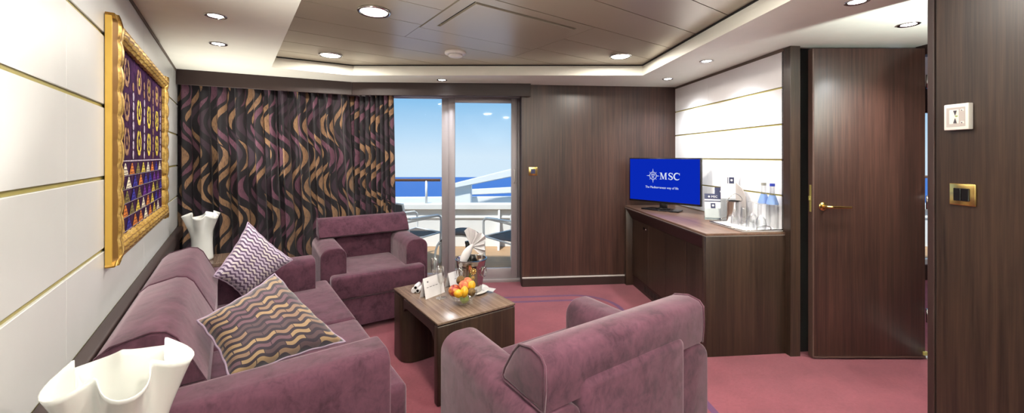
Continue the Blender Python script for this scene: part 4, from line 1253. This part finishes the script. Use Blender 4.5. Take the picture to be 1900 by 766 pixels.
bm = B(); lathe(bm, [(.085, -.0005), (.086, -.012), (.080, -.018), (.062, -.020), (.0, -.020)], 36); obj('base', bm, 'whitegloss', o, smooth=40)
bm = B(); lathe(bm, [(.055, -.020), (.055, -.034), (.045, -.040), (0, -.042)], 32); obj('sensor_cap', bm, 'whitegloss', o, smooth=40)
bm = B(); tube(bm, [(.055 * math.cos(2 * PI * q / 36), .055 * math.sin(2 * PI * q / 36), -.0225) for q in range(36)], .0022, 8, closed=True)
obj('slot_ring', bm, 'thermo_grey', o)
# invented extra ceiling fittings around the camera, added to light the room
for lab, (x, y) in (('added large round ceiling light behind the camera', (.45, .25)), ('added large round ceiling light over the entry', (.0, .9)), ('added large round ceiling light toward the entry corner', (.75, 1.7))):
    big_light(lab, Vector((x, y, 0)))
for lab, (x, y) in (('added spotlight in the left soffit beside the camera', (-1.15, 1.45)), ('added spotlight in the left soffit behind the camera', (-.35, .15)), ('added spotlight in the right soffit by the entry', (1.62, 1.9))):
    spot(lab, Vector((x, y, 0)), 4)
spot('added unseen spotlight in the next room ceiling', Vector((3.7, 3.3, 0)), 70)  # hidden fitting, added to brighten the room beyond the doorway

def added_uplight(label, x, y, e):  # invented out-of-view uplight, added to raise the ceiling brightness
    o = thing('added_floor_lamp', label, 'lamp', (x, y, 0), 0, 'added unseen uplighting floor lamps')
    bm = B(); lathe(bm, [(0, 0), (.14, 0), (.14, .015), (.02, .03), (.0, .03)], 32); obj('base', bm, 'steel', o, smooth=40)
    bm = B(); tube(bm, [(0, 0, .03), (0, 0, 1.42)], .012, 12); obj('pole', bm, 'steel', o)
    bm = B(); lathe(bm, [(0, 1.42), (.08, 1.44), (.15, 1.50), (.17, 1.54), (.165, 1.54), (.145, 1.505), (.07, 1.45), (0, 1.44)], 36); obj('shade', bm, 'white', o, smooth=True)
    l = bpy.data.lights.new('added_uplight_bulb', 'SPOT'); l.energy = e; l.spot_size = math.radians(160); l.spot_blend = .6; l.shadow_soft_size = .04; l.color = (.93, 1, .95)
    lo = bpy.data.objects.new('bulb', l); COL.objects.link(lo); lo.parent = o; lo.location = (0, 0, 1.50); lo.rotation_euler = (PI, 0, 0)
added_uplight('added unseen uplighting floor lamp in the corner behind the camera', .55, -.9, 420)
added_uplight('added unseen uplighting floor lamp in the entry behind the camera', 1.2, -.35, 300)
added_uplight('added unseen uplighting floor lamp in the corridor behind the dark entry wall', 2.35, .95, 420)

# ------------------------------------------------------------------ balcony and sea
bm = B(); box(bm, -6, 9, 4.46, 6.75, -.16, -.10, 0)
t = NT('balcony_teak_deck'); oo = t.coord(); x_, y_, z_ = t.sep(oo)
pl_ = t.math('FRACT', t.math('DIVIDE', y_, .09)); gpm = t.math('LESS_THAN', pl_, .05)
t.pbr(t.mix(gpm, t.mix(t.noise(t.mapping(oo, (2, 30, 1)), 3, 3), rgb(150, 116, 84), rgb(186, 150, 112)), rgb(70, 54, 42)), .6); M['deck'] = t.m
o = obj('balcony_deck', bm, 'deck'); o['kind'] = 'structure'
bm = B()
YB = 6.35
box(bm, -6, 9, YB, YB + .08, -.10, .52, 0, .005, 2); box(bm, -6, 9, YB - .06, YB + .16, .50, .59, 0, .012, 3); box(bm, -6, 9, YB - .02, YB, .36, .38, 0)
for x in (-3.5, -2.35, -1.15, -.35, .9, 2.2, 3.6, 4.9, 6.2): 
    prism(bm, [(YB, -.10), (YB - .26, -.10), (YB - .05, .50), (YB, .50)], 0, x, x + .03)
o = obj('balcony_bulwark', bm, 'white'); tag(o, 'solid white balcony bulwark with slanted brackets', 'balcony wall'); o['kind'] = 'structure'
RZ = EYE - (332 - CY) / F * 6.35
rl = thing('balcony_handrail', 'brown wooden handrail on a white post above the balcony wall', 'handrail', (-3, YB + .04, .59))
rx = (816 - CX) / F * YB
bm = B(); tube(bm, [(-3, 0, RZ - .59 - .02), (rx + 3, 0, RZ - .59 - .02)], .022, 14); obj('rail', bm, 'rail', rl)
for px_ in (790,):
    xx = (px_ - CX) / F * YB + 3
    bm = B(); tube(bm, [(xx, 0, .0), (xx, 0, RZ - .62)], .02, 12); obj('post', bm, 'white', rl)
bm = B(); tube(bm, [(.4, 0, .0), (.4, 0, RZ - .62)], .02, 12); obj('post', bm, 'white', rl)
# second handrail seen through the doorway
rl2 = thing('balcony_handrail', 'handrail of the neighbouring balcony seen through the doorway', 'handrail', (4, YB + .04, .59))
bm = B(); tube(bm, [(0, 0, .43), (4.6, 0, .43)], .022, 12); obj('rail', bm, 'rail', rl2)
for xx in (.3, 1.6, 4.3): bm = B(); tube(bm, [(xx, 0, 0), (xx, 0, .41)], .02, 12); obj('post', bm, 'white', rl2)
# slanting ship structure beyond the bulwark
def at(x, y, d): return Vector(((x - CX) / F * d, d, EYE - (y - CY) / F * d))
D_ = 8.2
st = thing('ship_beam_structure', 'white slanting beam and cross beam of the ship beyond the balcony', 'beam', (-.8, D_, .3))
def beam(name, p0, p1, h0, h1, dp=.12):
    bm = B(); vs = []
    for p, h in ((p0, h0), (p1, h1)):
        for dy in (0, dp):
            for dz in (0, -h): vs.append(bm.verts.new(Vector((p.x, p.y + dy, p.z + dz)) - st.location))
    for q in ((0, 1, 3, 2), (4, 6, 7, 5), (0, 4, 5, 1), (2, 3, 7, 6), (0, 2, 6, 4), (1, 5, 7, 3)): bm.faces.new([vs[i] for i in q])
    bmesh.ops.recalc_face_normals(bm, faces=bm.faces[:])
    bmesh.ops.bevel(bm, geom=bm.edges[:], offset=.015, segments=2, affect='EDGES')
    obj(name, bm, 'white', st, smooth=40)
beam('slanting_beam', at(826, 344, D_), at(1000, 300, D_), .10, .20)
beam('cross_beam', at(862, 352, D_ + .5), at(1100, 339, D_ + .5), .12, .15)
beam('gusset', at(836, 350, D_ + .1), at(874, 338, D_ + .1), .35, .45, .2)
beam('lower_ledge', at(700, 366, D_ + .4), at(1100, 364, D_ + .4), .3, .3)

def balcony_chair(label, loc, rz):
    o = thing('balcony_chair', label, 'chair', loc, rz, 'white balcony chairs')
    # faces +y
    W = .27
    for sx in (-1, 1):
        bm = B(); x = sx * W
        tube(bm, crom([(x, -.27, 0), (x, -.22, .25), (x, -.24, .45), (x, -.30, .66), (x, -.34, .86)], 5), .014, 10); obj('rear_leg', bm, 'white', o)
        bm = B(); tube(bm, crom([(x, .24, 0), (x, .25, .3), (x, .26, .58), (x, .24, .635), (x, .18, .65)], 5) + [Vector((x, -.27, .62))], .014, 10); obj('front_leg', bm, 'white', o)
        bm = B(); box(bm, x - .022, x + .022, -.24, .22, .65, .668, 0, .006, 2); obj('armrest', bm, 'white', o)
        bm = B(); tube(bm, [(x, .25, .42), (x, -.22, .38)], .012, 10); obj('side_rail', bm, 'white', o)
    bm = B(); tube(bm, [(-W, .25, .42), (W, .25, .42)], .012); tube(bm, [(-W, -.34, .85), (W, -.34, .85)], .012); tube(bm, [(-W, -.24, .38), (W, -.24, .38)], .012); obj('crossbar', bm, 'white', o)
    bm = B(); box(bm, -W + .015, W - .015, -.23, .25, .405, .412, 0); obj('seat', bm, 'sling', o)
    bm = B(); prism(bm, [(-.24, .44), (-.30, .66), (-.34, .84), (-.345, .84), (-.305, .66), (-.245, .44)], 0, -W + .015, W - .015); obj('backrest', bm, 'sling', o)
    return o
balcony_chair('white balcony chair with dark sling, right of the footstool', (-.10, 5.15, -.10), math.radians(50))
balcony_chair('white balcony chair mostly hidden behind the rear armchair', (-1.45, 5.35, -.10), math.radians(-40))
fs = thing('balcony_footstool', 'low rounded dark sling footstool with white frame on the balcony', 'footstool', (-.79, 5.25, -.10), 0)
def arc(w, h, y, z0_=.0, n_=20): return [(w * math.cos(PI - PI * i / n_) if True else 0, y, z0_ + h * math.sin(PI * i / n_) ** .45) for i in range(n_ + 1)]
for y in (-.2, .2):
    bm = B(); tube(bm, arc(.30, .44, y), .014, 10); obj('frame_hoop', bm, 'white', fs)
bm = B(); V_ = []
for i in range(4, 17):
    p0 = arc(.29, .455, -.21)[i]; V_.append([bm.verts.new((p0[0], yy, p0[2] + .012)) for yy in (-.215, 0, .215)])
for a, b in zip(V_, V_[1:]):
    for k_ in range(2): f = bm.faces.new([a[k_], a[k_ + 1], b[k_ + 1], b[k_]]); f.smooth = True
o = obj('sling_seat', bm, 'sling', fs); md_ = o.modifiers.new('t', 'SOLIDIFY'); md_.thickness = .02

bm = B(); yy = 16.35 * F / (328.5 - CY)
vs = [bm.verts.new(v) for v in ((-700, 9, -15), (700, 9, -15), (700, yy, -15), (-700, yy, -15))]; bm.faces.new(vs)
o = obj('sea', bm, 'sea'); o['kind'] = 'stuff'; o['label'] = 'blue sea beyond the balcony'; o['category'] = 'sea'

# world: clear sky
wd = bpy.data.worlds.new('sky'); SC.world = wd; wd.use_nodes = True
nt = wd.node_tree; nt.nodes.clear()
tcn = nt.nodes.new('ShaderNodeTexCoord'); sp = nt.nodes.new('ShaderNodeSeparateXYZ'); rm = nt.nodes.new('ShaderNodeValToRGB')
bg = nt.nodes.new('ShaderNodeBackground'); ou = nt.nodes.new('ShaderNodeOutputWorld')
nt.links.new(tcn.outputs['Generated'], sp.inputs[0]); nt.links.new(sp.outputs[2], rm.inputs[0])
e = rm.color_ramp.elements
e[0].position = 0.0; e[0].color = rgb(214, 232, 246); e[1].position = .155; e[1].color = rgb(128, 188, 232)
x = e.new(.05); x.color = rgb(190, 220, 244); x = e.new(.5); x.color = rgb(110, 170, 225)
nt.links.new(rm.outputs[0], bg.inputs[0]); bg.inputs[1].default_value = .82; nt.links.new(bg.outputs[0], ou.inputs[0])
sun = bpy.data.lights.new('sun', 'SUN'); sun.energy = 4.5; sun.color = (1, .97, .9); sun.angle = .05; so_ = bpy.data.objects.new('sun', sun); COL.objects.link(so_)
so_.rotation_euler = Vector((.25, .5, -.9)).to_track_quat('-Z', 'Y').to_euler()

# ------------------------------------------------------------------ camera
cam = bpy.data.cameras.new('camera'); co_ = bpy.data.objects.new('camera', cam); COL.objects.link(co_)
co_.location = (0, 0, EYE); co_.rotation_euler = (PI / 2, 0, 0)
cam.sensor_fit = 'HORIZONTAL'; cam.sensor_width = 36; cam.lens = 36 * F / 1900
cam.shift_x = -(CX - 950) / 1900; cam.shift_y = (CY - 383) / 1900; cam.clip_start = .05; cam.clip_end = 2000
SC.camera = co_
SC.view_settings.view_transform = 'Standard'; SC.view_settings.look = 'None'; SC.view_settings.gamma = 1
SC.view_settings.use_curve_mapping = False; SC.view_settings.exposure = 0.37
SC.cycles.use_denoising = True; SC.cycles.max_bounces = 8; SC.cycles.transparent_max_bounces = 16
SC.cycles.sample_clamp_indirect = 6
